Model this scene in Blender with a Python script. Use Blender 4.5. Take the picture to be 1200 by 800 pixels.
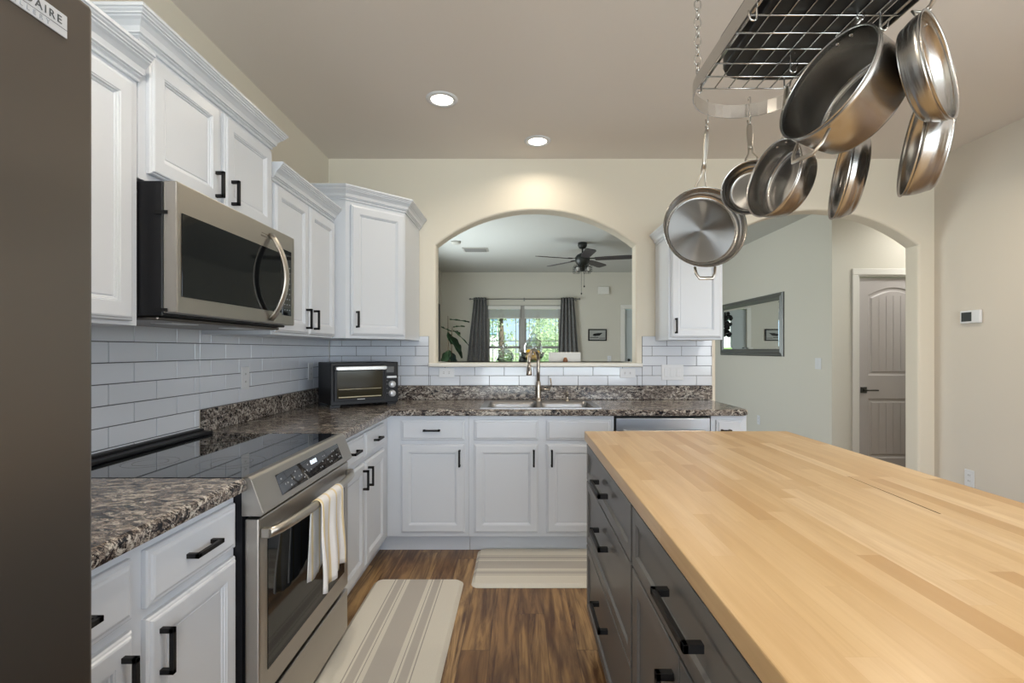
import bpy, bmesh, math, random
from mathutils import Vector, Matrix
PI = math.pi
random.seed(7)
for o in list(bpy.data.objects): bpy.data.objects.remove(o)
SC = bpy.context.scene
COL = SC.collection

# ---------------------------------------------------------------- camera, world, light, exposure
cam_d = bpy.data.cameras.new('camera'); cam = bpy.data.objects.new('camera', cam_d); COL.objects.link(cam)
cam.location = (0, 0, 1.294); cam.rotation_euler = (PI/2, 0, 0)
cam_d.sensor_width = 36; cam_d.lens = 574/1200*36
cam_d.shift_x = -8/1200; cam_d.shift_y = 10/1200; cam_d.clip_start = .02; cam_d.clip_end = 400
SC.camera = cam
SC.view_settings.view_transform = 'Standard'; SC.view_settings.look = 'None'
SC.view_settings.gamma = 1; SC.view_settings.use_curve_mapping = False
SC.view_settings.exposure = 0.08
W = bpy.data.worlds.new('world'); SC.world = W; W.use_nodes = True
wn = W.node_tree; bg = wn.nodes['Background']
sky = wn.nodes.new('ShaderNodeTexSky'); sky.sky_type = 'HOSEK_WILKIE'; sky.turbidity = 3.5
sky.sun_direction = Vector((.3, -.6, .75)).normalized(); sky.ground_albedo = .4
wn.links.new(sky.outputs['Color'], bg.inputs['Color']); bg.inputs['Strength'].default_value = 4.0

def light(name, kind, loc, rot, energy, color, **kw):
    d = bpy.data.lights.new(name, kind); d.energy = energy; d.color = color
    for k, v in kw.items(): setattr(d, k, v)
    o = bpy.data.objects.new(name, d); COL.objects.link(o); o.location = loc; o.rotation_euler = rot
    return o
light('sun', 'SUN', (0, 0, 20), (math.radians(38), 0, math.radians(22)), 10.0, (1, .96, .88), angle=.01)
COOL = (.84, .92, 1.0); DAY = (.83, .91, 1.0); WARM = (1.0, .87, .70)
# area lamps added as daylight from unseen glazing behind the camera, on the right of the breakfast area, and on the left of the living room
light('rear_daylight_fill', 'AREA', (.75, -3.22, 1.2), (PI/2+.45, 0, 0), 165, DAY, shape='RECTANGLE', size=3.0, size_y=2.0)  # tilted upward to brighten the ceiling
light('nook_daylight_fill', 'AREA', (3.36, -.6, 1.55), (0, PI/2, 0), 60, DAY, shape='RECTANGLE', size=1.3, size_y=2.2)
light('living_daylight_fill', 'AREA', (-1.66, 6.2, 1.35), (0, -PI/2, 0), 95, (.88, .95, .97), shape='RECTANGLE', size=1.7, size_y=2.2)

# ---------------------------------------------------------------- materials
MATS = {}
def nodes(m): return m.node_tree.nodes, m.node_tree.links
def mat(name, col=(.8, .8, .8), rough=.5, metal=0, **kw):
    if name in MATS: return MATS[name]
    m = bpy.data.materials.new(name); m.use_nodes = True
    b = m.node_tree.nodes['Principled BSDF']
    b.inputs['Base Color'].default_value = (*col, 1); b.inputs['Roughness'].default_value = rough
    b.inputs['Metallic'].default_value = metal
    for k, v in kw.items():
        b.inputs[k].default_value = v
    MATS[name] = m
    return m
class NT:
    def __init__(s, m): s.m = m; s.n, s.l = nodes(m); s.b = s.n['Principled BSDF']
    def new(s, t, **kw):
        x = s.n.new(t)
        for k, v in kw.items(): setattr(x, k, v)
        return x
    def lk(s, a, b): s.l.new(a, b)
    def val(s, sock, v):
        if hasattr(v, 'default_value') or hasattr(v, 'links'): s.l.new(v, sock)
        else: sock.default_value = v
    def math(s, op, a, b=0.0, c=None):
        x = s.new('ShaderNodeMath', operation=op); s.val(x.inputs[0], a); s.val(x.inputs[1], b)
        if c is not None: s.val(x.inputs[2], c)
        return x.outputs[0]
    def coord(s): return s.new('ShaderNodeTexCoord').outputs['Object']
    def sep(s, v):
        x = s.new('ShaderNodeSeparateXYZ'); s.lk(v, x.inputs[0]); return x.outputs
    def comb(s, a, b, c):
        x = s.new('ShaderNodeCombineXYZ')
        for i, v in enumerate((a, b, c)): s.val(x.inputs[i], v)
        return x.outputs[0]
    def noise(s, v, scale, detail=3, rough=.5, dist=0):
        x = s.new('ShaderNodeTexNoise'); s.lk(v, x.inputs['Vector']); x.inputs['Scale'].default_value = scale
        x.inputs['Detail'].default_value = detail; x.inputs['Roughness'].default_value = rough
        x.inputs['Distortion'].default_value = dist
        return x.outputs['Fac']
    def ramp(s, f, stops, interp='LINEAR'):
        x = s.new('ShaderNodeValToRGB'); s.lk(f, x.inputs[0]); x.color_ramp.interpolation = interp
        e = x.color_ramp.elements
        while len(e) > 1: e.remove(e[-1])
        e[0].position, e[0].color = stops[0][0], (*stops[0][1], 1)
        for p, c in stops[1:]:
            k = e.new(p); k.color = (*c, 1)
        return x.outputs[0]
    def mix(s, f, a, b, bt='MIX'):
        x = s.new('ShaderNodeMix', data_type='RGBA', blend_type=bt)
        s.val(x.inputs[0], f)
        for sock, v in ((x.inputs[6], a), (x.inputs[7], b)):
            if isinstance(v, tuple): sock.default_value = (*v, 1)
            else: s.lk(v, sock)
        return x.outputs[2]
    def bump(s, h, strength=.2, dist=.002):
        x = s.new('ShaderNodeBump'); s.lk(h, x.inputs['Height']); x.inputs['Strength'].default_value = strength
        x.inputs['Distance'].default_value = dist; s.lk(x.outputs[0], s.b.inputs['Normal'])
    def scale(s, v, sc):
        x = s.new('ShaderNodeMapping'); s.lk(v, x.inputs[0]); x.inputs['Scale'].default_value = sc; return x.outputs[0]

def paint(name, col, rough=.6, bump=.12, scale=160):
    m = mat(name, col, rough); t = NT(m); c = t.coord()
    n = t.noise(c, scale, 2); t.bump(n, bump, .001)
    big = t.noise(c, 1.3, 2)
    t.lk(t.mix(t.math('MULTIPLY', big, .1), tuple(col), tuple(x*.9 for x in col)), t.b.inputs['Base Color'])
    return m
M_wall = paint('wall_cream', (.73, .68, .58), .75)
M_wall_liv = paint('wall_greige', (.64, .62, .55), .75)
M_wall_right = paint('wall_greige_warm', (.66, .61, .535), .75)
M_ceil = paint('ceiling_paint', (.74, .69, .64), .9, .35, 60)
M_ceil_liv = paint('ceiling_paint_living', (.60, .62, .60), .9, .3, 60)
M_trim = paint('trim_white', (.74, .73, .69), .4, .03)
M_sill = paint('sill_white', (.76, .74, .68), .35, .03)
M_cab = paint('cabinet_white', (.63, .662, .715), .30, .06, 90)
M_door = paint('door_grey_white', (.50, .475, .47), .45, .05)
M_island = paint('island_charcoal', (.125, .122, .120), .36, .04, 90)
M_black = mat('handle_black', (.007, .007, .008), .5, **{'Specular IOR Level': .3})
M_gap = mat('dark_gap', (.01, .01, .01), .8)
M_blackplastic = mat('black_plastic', (.010, .0105, .013), .38, **{'Specular IOR Level': .3})
M_white_plastic = mat('white_plastic', (.71, .725, .75), .35)
M_tile = mat('tile_white_gloss', (.67, .705, .77), .09)
t = NT(M_tile); t.bump(t.noise(t.coord(), 9, 1), .05, .01)
M_grout = mat('grout_grey', (.11, .115, .13), .9)
M_glassblack = mat('black_glass', (.008, .009, .011), .03, **{'Coat Weight': .5, 'Coat Roughness': .02})
M_ovenglass = mat('oven_glass_black', (.006, .007, .008), .05, **{'Specular IOR Level': .28})
M_mirror = mat('mirror_glass', (.86, .89, .88), .015, 1)
M_brass = mat('grey_metal', (.28, .28, .27), .3, 1)
M_frame_mirror = mat('frame_pewter', (.16, .165, .16), .35, .6)
M_screen = mat('thermostat_screen', (.04, .045, .045), .2)
M_leaf = mat('fig_leaf', (.025, .055, .022), .6, **{'Specular IOR Level': .15})
t = NT(M_leaf); t.lk(t.ramp(t.noise(t.coord(), 14, 3), [(.3, (.010, .022, .010)), (.7, (.028, .055, .024))]), t.b.inputs['Base Color'])
M_stem = mat('plant_stem', (.10, .07, .04), .7)
M_pot = mat('white_ceramic', (.7, .69, .66), .3)
M_fan = mat('fan_black', (.016, .02, .018), .4)
M_blade = mat('fan_blade_dark_wood', (.05, .045, .05), .45)
M_lemon = mat('lemon_skin', (.86, .52, .03), .4)
t = NT(M_lemon); t.bump(t.noise(t.coord(), 220, 2), .3, .001)
M_wood_brown = mat('brown_wood', (.28, .12, .05), .5)
M_glass = mat('clear_glass', (1, 1, 1), .02, **{'Transmission Weight': 1.0, 'IOR': 1.14})
t = NT(M_glass); lw = t.new('ShaderNodeLayerWeight'); lw.inputs[0].default_value = .45
tp = t.new('ShaderNodeBsdfTransparent'); tp.inputs[0].default_value = (.84, .87, .86, 1); gl = t.new('ShaderNodeBsdfGlossy'); gl.inputs['Roughness'].default_value = .04
mx = t.new('ShaderNodeMixShader'); t.lk(t.math('MULTIPLY_ADD', t.math('POWER', lw.outputs['Facing'], 1.4), .9, .08), mx.inputs[0]); t.lk(tp.outputs[0], mx.inputs[1]); t.lk(gl.outputs[0], mx.inputs[2]); t.lk(mx.outputs[0], t.n['Material Output'].inputs[0])
M_pane = mat('window_pane', (.97, 1, .99), .0, **{'Transmission Weight': 1.0, 'IOR': 1.02})
M_emit = mat('lamp_diffuser', (1, 1, 1), .5, **{'Emission Color': (1, .93, .80, 1), 'Emission Strength': 5.0})
M_emit_disp = mat('display_digits', (.7, .8, .9), .4, **{'Emission Color': (.8, .9, 1, 1), 'Emission Strength': .8})
M_mark = mat('panel_marks', (.32, .33, .35), .4)
M_badge = mat('badge_silver', (.62, .64, .68), .3, .4)
M_badge_dark = mat('badge_letters_dark', (.07, .075, .08), .4)
M_badge_grey = mat('badge_letters_grey', (.34, .36, .40), .4)

def steel(name, col, rough, aniso_axis=None, brushed=None, bstr=.1):
    m = mat(name, col, rough, 1); t = NT(m)
    c = t.coord()
    if brushed:
        n = t.noise(t.scale(c, brushed), 1, 3)
        r = t.math('MULTIPLY_ADD', n, .05, rough-.025); t.lk(r, t.b.inputs['Roughness'])
    if aniso_axis:
        tg = t.new('ShaderNodeTangent', direction_type='RADIAL', axis=aniso_axis); t.lk(tg.outputs[0], t.b.inputs['Tangent'])
        t.b.inputs['Anisotropic'].default_value = .95
    return m
M_steel = steel('stainless_brushed', (.47, .445, .41), .36, None, (2, 2, 1600))
M_steel_v = steel('stainless_dark', (.21, .192, .175), .40, None, (1600, 1600, 2))
M_steel_pan = steel('stainless_pan', (.46, .45, .435), .21, 'Z')
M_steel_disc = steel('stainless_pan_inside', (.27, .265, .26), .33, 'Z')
M_steel_rack = steel('stainless_rack', (.60, .59, .57), .24)
M_steel_sink = steel('stainless_sink', (.34, .335, .335), .34)
M_steel_handle = steel('stainless_handle', (.50, .47, .42), .34)

# counter: dark and cream speckled laminate
M_gran = mat('granite_laminate', (.3, .25, .2), .16, **{'Specular IOR Level': .42}); t = NT(M_gran); c = t.coord()
w1 = t.noise(c, 5, 3, .6, 1.0); s1 = t.noise(t.scale(c, (17, 34, 34)), 1, 4, .62, 1.8); s3 = t.noise(t.scale(c, (60, 80, 80)), 1, 3, .6, .4); s4 = t.noise(t.scale(c, (11, 22, 22)), 1, 5, .7, 2.2)
f = t.math('ADD', t.math('MULTIPLY', s1, .75), t.math('MULTIPLY', w1, .25))
colA = t.ramp(f, [(.38, (.010, .010, .014)), (.445, (.020, .018, .022)), (.47, (.12, .092, .075)), (.50, (.21, .175, .15)), (.512, (.022, .02, .024)),
                (.53, (.05, .045, .045)), (.545, (.22, .18, .155)), (.59, (.36, .32, .28)), (.60, (.035, .03, .035)), (.66, (.12, .10, .09))])
k1 = t.ramp(s4, [(.53, (0, 0, 0)), (.575, (1, 1, 1)), (.62, (1, 1, 1)), (.64, (0, 0, 0))]); k2 = t.ramp(s3, [(.585, (0, 0, 0)), (.62, (1, 1, 1))]); k3 = t.ramp(s3, [(.37, (1, 1, 1)), (.42, (0, 0, 0))])
col = t.mix(t.math('MULTIPLY', k1, .85), colA, (.56, .52, .46)); col = t.mix(t.math('MULTIPLY', k2, .6), col, (.42, .37, .32)); col = t.mix(t.math('MULTIPLY', k3, .75), col, (.012, .012, .015))
t.lk(col, t.b.inputs['Base Color'])

def staves(name, wid, length, stops, grain_dark, rough, along='Y', seam=.0, grain=(60, 2.2, 60), gmix=.35, seamcol=(.05, .03, .02), bump=.05, dist=.6):
    m = mat(name, (.6, .4, .2), rough); t = NT(m); c = t.coord(); s = t.sep(c)
    a, b = (s[0], s[1]) if along == 'Y' else (s[1], s[0])
    ua = t.math('DIVIDE', a, wid); row = t.math('FLOOR', ua)
    wn_ = t.new('ShaderNodeTexWhiteNoise', noise_dimensions='1D'); t.lk(row, wn_.inputs['W'])
    vb = t.math('ADD', t.math('DIVIDE', b, length), t.math('MULTIPLY', wn_.outputs['Value'], 17.3)); cell = t.math('FLOOR', vb)
    w2 = t.new('ShaderNodeTexWhiteNoise', noise_dimensions='2D'); t.lk(t.comb(row, cell, 0), w2.inputs['Vector'])
    rnd = w2.outputs['Value']
    off = t.math('MULTIPLY', rnd, 37.0)
    gx, gy, gz = grain
    v = t.comb(t.math('ADD', t.math('MULTIPLY', a, gx), off), t.math('ADD', t.math('MULTIPLY', b, gy), off), t.math('MULTIPLY', s[2], gz))
    g = t.noise(v, 1, 5, .6, dist)
    g2 = t.noise(t.comb(t.math('ADD', t.math('MULTIPLY', a, 9), off), t.math('ADD', t.math('MULTIPLY', b, 1.6), off), 0), 1, 3, .5, 1.5)
    base = t.ramp(rnd, stops)
    gf = t.ramp(g, [(.35, (1, 1, 1)), (.62, (0, 0, 0))])
    col = t.mix(t.math('MULTIPLY', gf, gmix), base, grain_dark)
    gg = t.ramp(g2, [(.42, (0, 0, 0)), (.75, (1, 1, 1))])
    col = t.mix(t.math('MULTIPLY', gg, gmix*.9), col, grain_dark)
    if seam:
        fa = t.math('FRACT', ua); fb = t.math('FRACT', vb)
        e = t.math('MINIMUM', t.math('MINIMUM', fa, t.math('SUBTRACT', 1.0, fa)), t.math('MULTIPLY', t.math('MINIMUM', fb, t.math('SUBTRACT', 1.0, fb)), length/wid))
        k = t.math('LESS_THAN', e, seam)
        col = t.mix(t.math('MULTIPLY', k, .6), col, seamcol)
    t.lk(col, t.b.inputs['Base Color']); t.bump(g, bump, .001)
    return m
M_butcher = staves('butcher_block', .044, .52, [(0, (.48, .29, .125)), (.10, (.56, .365, .17)), (.4, (.61, .42, .215)), (.8, (.65, .46, .25)), (1, (.70, .52, .31))],
                   (.44, .26, .11), .30, 'Y', .006, (46, 2.5, 46), .34, (.50, .31, .14), .03)
M_floor = staves('floor_hickory', .125, 1.25, [(0, (.27, .145, .055)), (.35, (.37, .215, .085)), (.7, (.47, .29, .12)), (1, (.58, .37, .17))],
                 (.085, .036, .013), .33, 'Y', .010, (17, 1.3, 10), 1.0, (.03, .015, .008), .12, 2.2)

def rug_mat(name, axis, centre):
    m = mat(name, (.6, .57, .48), .8); t = NT(m); c = t.coord(); s = t.sep(c)
    d = t.math('ABSOLUTE', t.math('SUBTRACT', s[axis], centre))
    r = t.ramp(t.math('DIVIDE', d, .3), [(0, (.51, .48, .44)), (.167, (.75, .72, .64)), (.237, (.33, .31, .28)), (.25, (.75, .72, .64)),
               (.28, (.51, .48, .44)), (.395, (.75, .72, .64)), (.428, (.36, .34, .31)), (.442, (.75, .72, .64))], 'CONSTANT')
    n = t.noise(c, 320, 2)
    t.lk(t.mix(t.math('MULTIPLY', n, .22), r, (.3, .28, .24)), t.b.inputs['Base Color']); t.bump(n, .25, .001)
    return m
M_curtain = mat('curtain_grey_pattern', (.2, .2, .2), .85); t = NT(M_curtain); c = t.coord()
t.lk(t.ramp(t.noise(c, 38, 3, .6, 1.5), [(.42, (.12, .12, .12)), (.5, (.23, .23, .225)), (.6, (.13, .13, .135))]), t.b.inputs['Base Color'])
M_towel = mat('towel_white', (.78, .77, .76), .95); t = NT(M_towel); c = t.coord(); s = t.sep(c)
st = t.math('FRACT', t.math('MULTIPLY', t.math('ADD', s[1], -1.715), 16.0))
k = t.math('LESS_THAN', st, .22)
t.lk(t.mix(t.math('MULTIPLY', k, .85), (.78, .77, .77), (.74, .60, .33)), t.b.inputs['Base Color']); t.bump(t.noise(c, 400, 2), .5, .001)

# ---------------------------------------------------------------- geometry helpers
class MB:
    def __init__(s): s.bm = bmesh.new(); s.sm = []
    def _faces(s, vs, fs, smooth=False):
        bv = [s.bm.verts.new(v) for v in vs]
        out = []
        for f in fs:
            try:
                q = s.bm.faces.new([bv[i] for i in f]); q.smooth = smooth; out.append(q)
            except ValueError: pass
        return bv, out
    def box(s, a, b, bev=0, seg=1):
        x0, y0, z0 = [min(p, q) for p, q in zip(a, b)]; x1, y1, z1 = [max(p, q) for p, q in zip(a, b)]
        vs = [(x, y, z) for x in (x0, x1) for y in (y0, y1) for z in (z0, z1)]
        bv, fs = s._faces(vs, [(0, 1, 3, 2), (4, 6, 7, 5), (0, 4, 5, 1), (2, 3, 7, 6), (0, 2, 6, 4), (1, 5, 7, 3)])
        if bev:
            es = set(e for f in fs for e in f.edges)
            bmesh.ops.bevel(s.bm, geom=list(es), offset=bev, segments=seg, affect='EDGES', profile=.5)
        return s
    def prism(s, pts, d0, d1, axis='y', bev=0):
        def P(p, d):
            return {'y': (p[0], d, p[1]), 'x': (d, p[0], p[1]), 'z': (p[0], p[1], d)}[axis]
        n = len(pts)
        vs = [P(p, d0) for p in pts]+[P(p, d1) for p in pts]
        fs = [tuple(range(n)), tuple(range(2*n-1, n-1, -1))]+[(i, (i+1) % n, n+(i+1) % n, n+i) for i in range(n)]
        bv, f = s._faces(vs, fs)
        if bev: bmesh.ops.bevel(s.bm, geom=list(set(e for q in f for e in q.edges)), offset=bev, segments=2, affect='EDGES')
        return s
    def tube(s, path, r, seg=10, closed=False, flat=1.0, up=None, cap=True):
        """sweep an ellipse (r, r*flat) along a path, flat axis along 'up'"""
        P = [Vector(p) for p in path]; n = len(P); rings = []
        R = r if isinstance(r, (list, tuple)) else [r]*n
        prev = None
        for i in range(n):
            a = P[i-1] if (i > 0 or closed) else P[i]; b = P[(i+1) % n] if (i < n-1 or closed) else P[i]
            d = (b-a).normalized()
            ref = Vector(up) if up else (prev if prev is not None else (Vector((0, 0, 1)) if abs(d.z) < .9 else Vector((1, 0, 0))))
            u = (ref-d*ref.dot(d))
            if u.length < 1e-5: u = d.orthogonal()
            u.normalize(); v = d.cross(u); prev = u
            rings.append([s.bm.verts.new(P[i]+u*math.cos(2*PI*k/seg)*R[i]*flat+v*math.sin(2*PI*k/seg)*R[i]) for k in range(seg)])
        m = n if closed else n-1
        for i in range(m):
            A, B = rings[i], rings[(i+1) % n]
            for k in range(seg):
                f = s.bm.faces.new([A[k], A[(k+1) % seg], B[(k+1) % seg], B[k]]); f.smooth = True
        if cap and not closed:
            s.bm.faces.new(rings[0][::-1]); s.bm.faces.new(rings[-1])
        return s
    def lathe(s, prof, c=(0, 0, 0), seg=40, axis='z', smooth=True):
        """prof: list of (r, h) along axis"""
        rings = []
        for r, h in prof:
            ring = []
            cnt = 1 if r < 1e-6 else seg
            for k in range(cnt):
                a = 2*PI*k/seg; x, y = r*math.cos(a), r*math.sin(a)
                p = {'z': (x, y, h), 'y': (x, h, y), 'x': (h, x, y)}[axis]
                ring.append(s.bm.verts.new((p[0]+c[0], p[1]+c[1], p[2]+c[2])))
            rings.append(ring)
        for A, B in zip(rings, rings[1:]):
            for k in range(seg):
                k2 = (k+1) % seg
                if len(A) == 1 and len(B) == 1: continue
                if len(A) == 1: q = [A[0], B[k2], B[k]]
                elif len(B) == 1: q = [A[k], A[k2], B[0]]
                else: q = [A[k], A[k2], B[k2], B[k]]
                f = s.bm.faces.new(q); f.smooth = smooth
        return s
    def sweep(s, prof, path, closed=False):
        """prof: closed list of (out, z); path: list of (x, y) with 'out' to the right of travel; mitred"""
        P = [Vector((p[0], p[1])) for p in path]; n = len(P); rings = []
        for i in range(n):
            d1 = (P[i]-P[i-1]).normalized() if (i > 0 or closed) else None
            d2 = (P[(i+1) % n]-P[i]).normalized() if (i < n-1 or closed) else None
            if d1 is None: d1 = d2
            if d2 is None: d2 = d1
            n1 = Vector((d1.y, -d1.x)); n2 = Vector((d2.y, -d2.x))
            m = (n1+n2); m = m/max(m.dot(n1), .2) if m.length > 1e-4 else n1
            m = m if m.length > 0 else n1
            rings.append([s.bm.verts.new((P[i].x+m.x*o, P[i].y+m.y*o, z)) for o, z in prof])
        k = len(prof); mm = n if closed else n-1
        for i in range(mm):
            A, B = rings[i], rings[(i+1) % n]
            for j in range(k): s.bm.faces.new([A[j], A[(j+1) % k], B[(j+1) % k], B[j]])
        if not closed:
            s.bm.faces.new(rings[0][::-1]); s.bm.faces.new(rings[-1])
        return s
    def panel(s, u0, u1, v0, v1, rings, w0=0, back=True):
        """front panel facing local -y: rings = list of (inset, height outward)"""
        prev = None
        for ins, h in rings:
            r = [s.bm.verts.new((u, -(w0+h), v)) for u, v in ((u0+ins, v0+ins), (u1-ins, v0+ins), (u1-ins, v1-ins), (u0+ins, v1-ins))]
            if prev is None:
                if back: s.bm.faces.new(r[::-1])
            else:
                for k in range(4): s.bm.faces.new([prev[k], prev[(k+1) % 4], r[(k+1) % 4], r[k]])
            prev = r
        s.bm.faces.new(prev)
        return s
    def sphere(s, c, r, sc=(1, 1, 1), seg=16, rings=10):
        prof = [(0 if i in (0, rings) else math.sin(PI*i/rings)*r, -math.cos(PI*i/rings)*r) for i in range(rings+1)]
        n0 = len(s.bm.verts); s.lathe(prof, (0, 0, 0), seg); s.bm.verts.ensure_lookup_table()
        for v in list(s.bm.verts)[n0:]:
            v.co = Vector((v.co.x*sc[0]+c[0], v.co.y*sc[1]+c[1], v.co.z*sc[2]+c[2]))
        return s
    def build(s, name, material, parent=None, recalc=True):
        if recalc: bmesh.ops.recalc_face_normals(s.bm, faces=s.bm.faces)
        me = bpy.data.meshes.new(name); s.bm.to_mesh(me); s.bm.free()
        for m in (material if isinstance(material, (list, tuple)) else [material]): me.materials.append(m)
        o = bpy.data.objects.new(name, me); COL.objects.link(o)
        if parent: o.parent = parent
        return o
def tag(o, label=None, cat=None, group=None, kind=None):
    if label: o['label'] = label
    if cat: o['category'] = cat
    if group: o['group'] = group
    if kind: o['kind'] = kind
    return o
def thing(name, label, cat, loc=(0, 0, 0), rz=0, group=None):
    o = bpy.data.objects.new(name, None); COL.objects.link(o); o.location = loc; o.rotation_euler = (0, 0, rz)
    o.empty_display_size = .05
    return tag(o, label, cat, group)
def struct(name, mb, m): return tag(mb.build(name, m), kind='structure')
def copy_tree(o, parent=None):
    c = o.copy(); COL.objects.link(c); c.parent = parent
    for ch in list(o.children): copy_tree(ch, c)
    return c
def arc(c, r, a0, a1, n, plane='xz'):
    out = []
    for i in range(n+1):
        a = a0+(a1-a0)*i/n; x, y = r*math.cos(a), r*math.sin(a)
        out.append({'xz': (c[0]+x, c[1], c[2]+y), 'yz': (c[0], c[1]+x, c[2]+y), 'xy': (c[0]+x, c[1]+y, c[2])}[plane])
    return out
def text_mesh(name, body, size, material, parent, mtx, depth=.0006, align='LEFT', bold=0, spacing=1.0, bend=None):
    cu = bpy.data.curves.new('tmp', 'FONT'); cu.body = body; cu.size = size; cu.extrude = depth; cu.align_x = align
    cu.offset = bold; cu.space_character = spacing; cu.resolution_u = 3
    to = bpy.data.objects.new('tmp', cu); COL.objects.link(to)
    bpy.context.view_layer.update()
    dg = bpy.context.evaluated_depsgraph_get()
    me = bpy.data.meshes.new_from_object(to.evaluated_get(dg)); bpy.data.objects.remove(to)
    me.transform(mtx); me.materials.clear(); me.materials.append(material)
    o = bpy.data.objects.new(name, me); COL.objects.link(o); o.parent = parent
    return o
FRONT = Matrix.Rotation(PI/2, 4, 'X')      # text upright facing local -y

# ---------------------------------------------------------------- the room
LW = -1.442; RW = 3.15; BW = 3.713; BT = .135; CZ = 2.743; YR = -3.0; YL = 9.14
XH = 3.126; YH = 4.89
struct('floor', MB().box((LW-.3, YR-.3, -.06), (5.8, YL+.2, 0)), M_floor)
struct('ceiling', MB().box((LW-.3, YR-.3, CZ), (RW+.3, BW+.06, CZ+.12)), M_ceil)
struct('ceiling_living', MB().box((LW-.3, BW+.06, CZ), (5.8, YL+.3, CZ+.12)), M_ceil_liv)
A0, A1, AS, AP, SILL = -.63, .886, 2.09, 2.355, 1.185
D0, D1 = 1.494, 3.03
def arch(x0, x1, zs, zp, n=28, half=None):
    c = (x0+x1)/2; w = (x1-x0)/2; r = zp-zs; R = (w*w+r*r)/(2*r); a = math.asin(w/R)
    return [(c+R*math.sin(-a+2*a*i/n), zp-R+R*math.cos(-a+2*a*i/n)) for i in range(n+1)]
pa = arch(A0, A1, AS, AP); pd = arch(D0, D1, AS, AP)
mid = len(pa)//2; xc = (A0+A1)/2; ZT = CZ+.03
left = [(LW-.12, -.03), (xc, -.03), (xc, SILL), (A0, SILL)]+pa[:mid+1]+[(xc, ZT), (LW-.12, ZT)]
right = [(xc, -.03), (D0, -.03)]+pd+[(D1, -.03), (RW+.12, -.03), (RW+.12, ZT), (xc, ZT)]+pa[mid:]+[(A1, SILL), (xc, SILL)]
mb = MB(); mb.prism(left, BW, BW+BT, 'y'); mb.prism(right, BW, BW+BT, 'y')
for f in [f for f in mb.bm.faces if all(abs(v.co.x-xc) < 1e-4 for v in f.verts)]: mb.bm.faces.remove(f)
bmesh.ops.remove_doubles(mb.bm, verts=mb.bm.verts, dist=1e-5)
wb = struct('wall_back', mb, M_wall)
bv = wb.modifiers.new('bullnose', 'BEVEL'); bv.width = .016; bv.segments = 3; bv.limit_method = 'ANGLE'; bv.angle_limit = math.radians(60); bv.harden_normals = False
# left wall of kitchen and living room, with the living room window opening
LY0, LY1, LZ0, LZ1 = 5.1, 7.3, .5, 2.2
mb = MB().box((LW-.14, YR-.2, -.03), (LW, BW, ZT)); struct('wall_left', mb, M_wall)
mb = MB().box((LW-.14, BW, -.03), (LW, LY0, ZT)).box((LW-.14, LY1, -.03), (LW, YL+.1, ZT)).box((LW-.14, LY0, -.03), (LW, LY1, LZ0)).box((LW-.14, LY0, LZ1), (LW, LY1, ZT))
struct('wall_living_left', mb, M_wall_liv)
# right wall with the nook window
mb = MB().box((RW, .55, -.03), (RW+.14, BW+.02, ZT)).box((RW, YR-.2, -.03), (RW+.14, -1.75, ZT)).box((RW, -1.75, -.03), (RW+.14, .55, .85)).box((RW, -1.75, 2.25), (RW+.14, .55, ZT))
struct('wall_right', mb, M_wall_right)
# rear wall with glazing
mb = MB().box((LW, YR-.14, -.03), (-.8, YR, ZT)).box((2.3, YR-.14, -.03), (RW, YR, ZT)).box((-.8, YR-.14, 2.3), (2.3, YR, ZT)).box((-.8, YR-.14, -.03), (2.3, YR, .2))
struct('wall_rear', mb, M_wall_right)
# hallway and living room far walls
struct('wall_hall_left', MB().box((XH, YH+.12, -.03), (XH+.12, YL, ZT)), M_wall_liv)
DX0, DZ1 = 3.386, 2.04
mb = MB().box((XH, YH, -.03), (DX0, YH+.12, ZT)).box((DX0, YH, DZ1), (DX0+.76, YH+.12, ZT)).box((DX0+.76, YH, -.03), (5.7, YH+.12, ZT))
wl_ = struct('wall_hall_end', mb, M_wall_liv)
struct('wall_hall_right', MB().box((5.5, BW, -.03), (5.62, YH, ZT)), M_wall_liv)
struct('wall_hall_near', MB().box((RW+.12, BW, -.03), (5.5, BW+BT, ZT)), M_wall_liv)
WX0, WX1, WZ0, WZ1 = -.60, .80, .62, 2.13
FX0, FX1 = 1.98, 2.82
mb = MB().box((LW-.1, YL, -.03), (WX0, YL+.14, ZT)).box((WX1, YL, -.03), (FX0, YL+.14, ZT)).box((FX1, YL, -.03), (XH+.12, YL+.14, ZT))
mb.box((WX0, YL, -.03), (WX1, YL+.14, WZ0)).box((WX0, YL, WZ1), (WX1, YL+.14, ZT)).box((FX0, YL, 2.06), (FX1, YL+.14, ZT))
struct('wall_far', mb, M_wall_liv)

# pass-through ledge
mb = MB().box((A0-.05, BW-.045, SILL-.018), (A1+.045, BW, SILL+.012), .008, 2).box((A0+.002, BW-.01, SILL-.002), (A1-.002, BW+.46, SILL+.012), .004, 1).box((A0-.045, BW+BT+.001, SILL-.018), (A1+.045, BW+.46, SILL+.012), .006, 1)
struct('trim_1', mb, M_sill)
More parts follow.
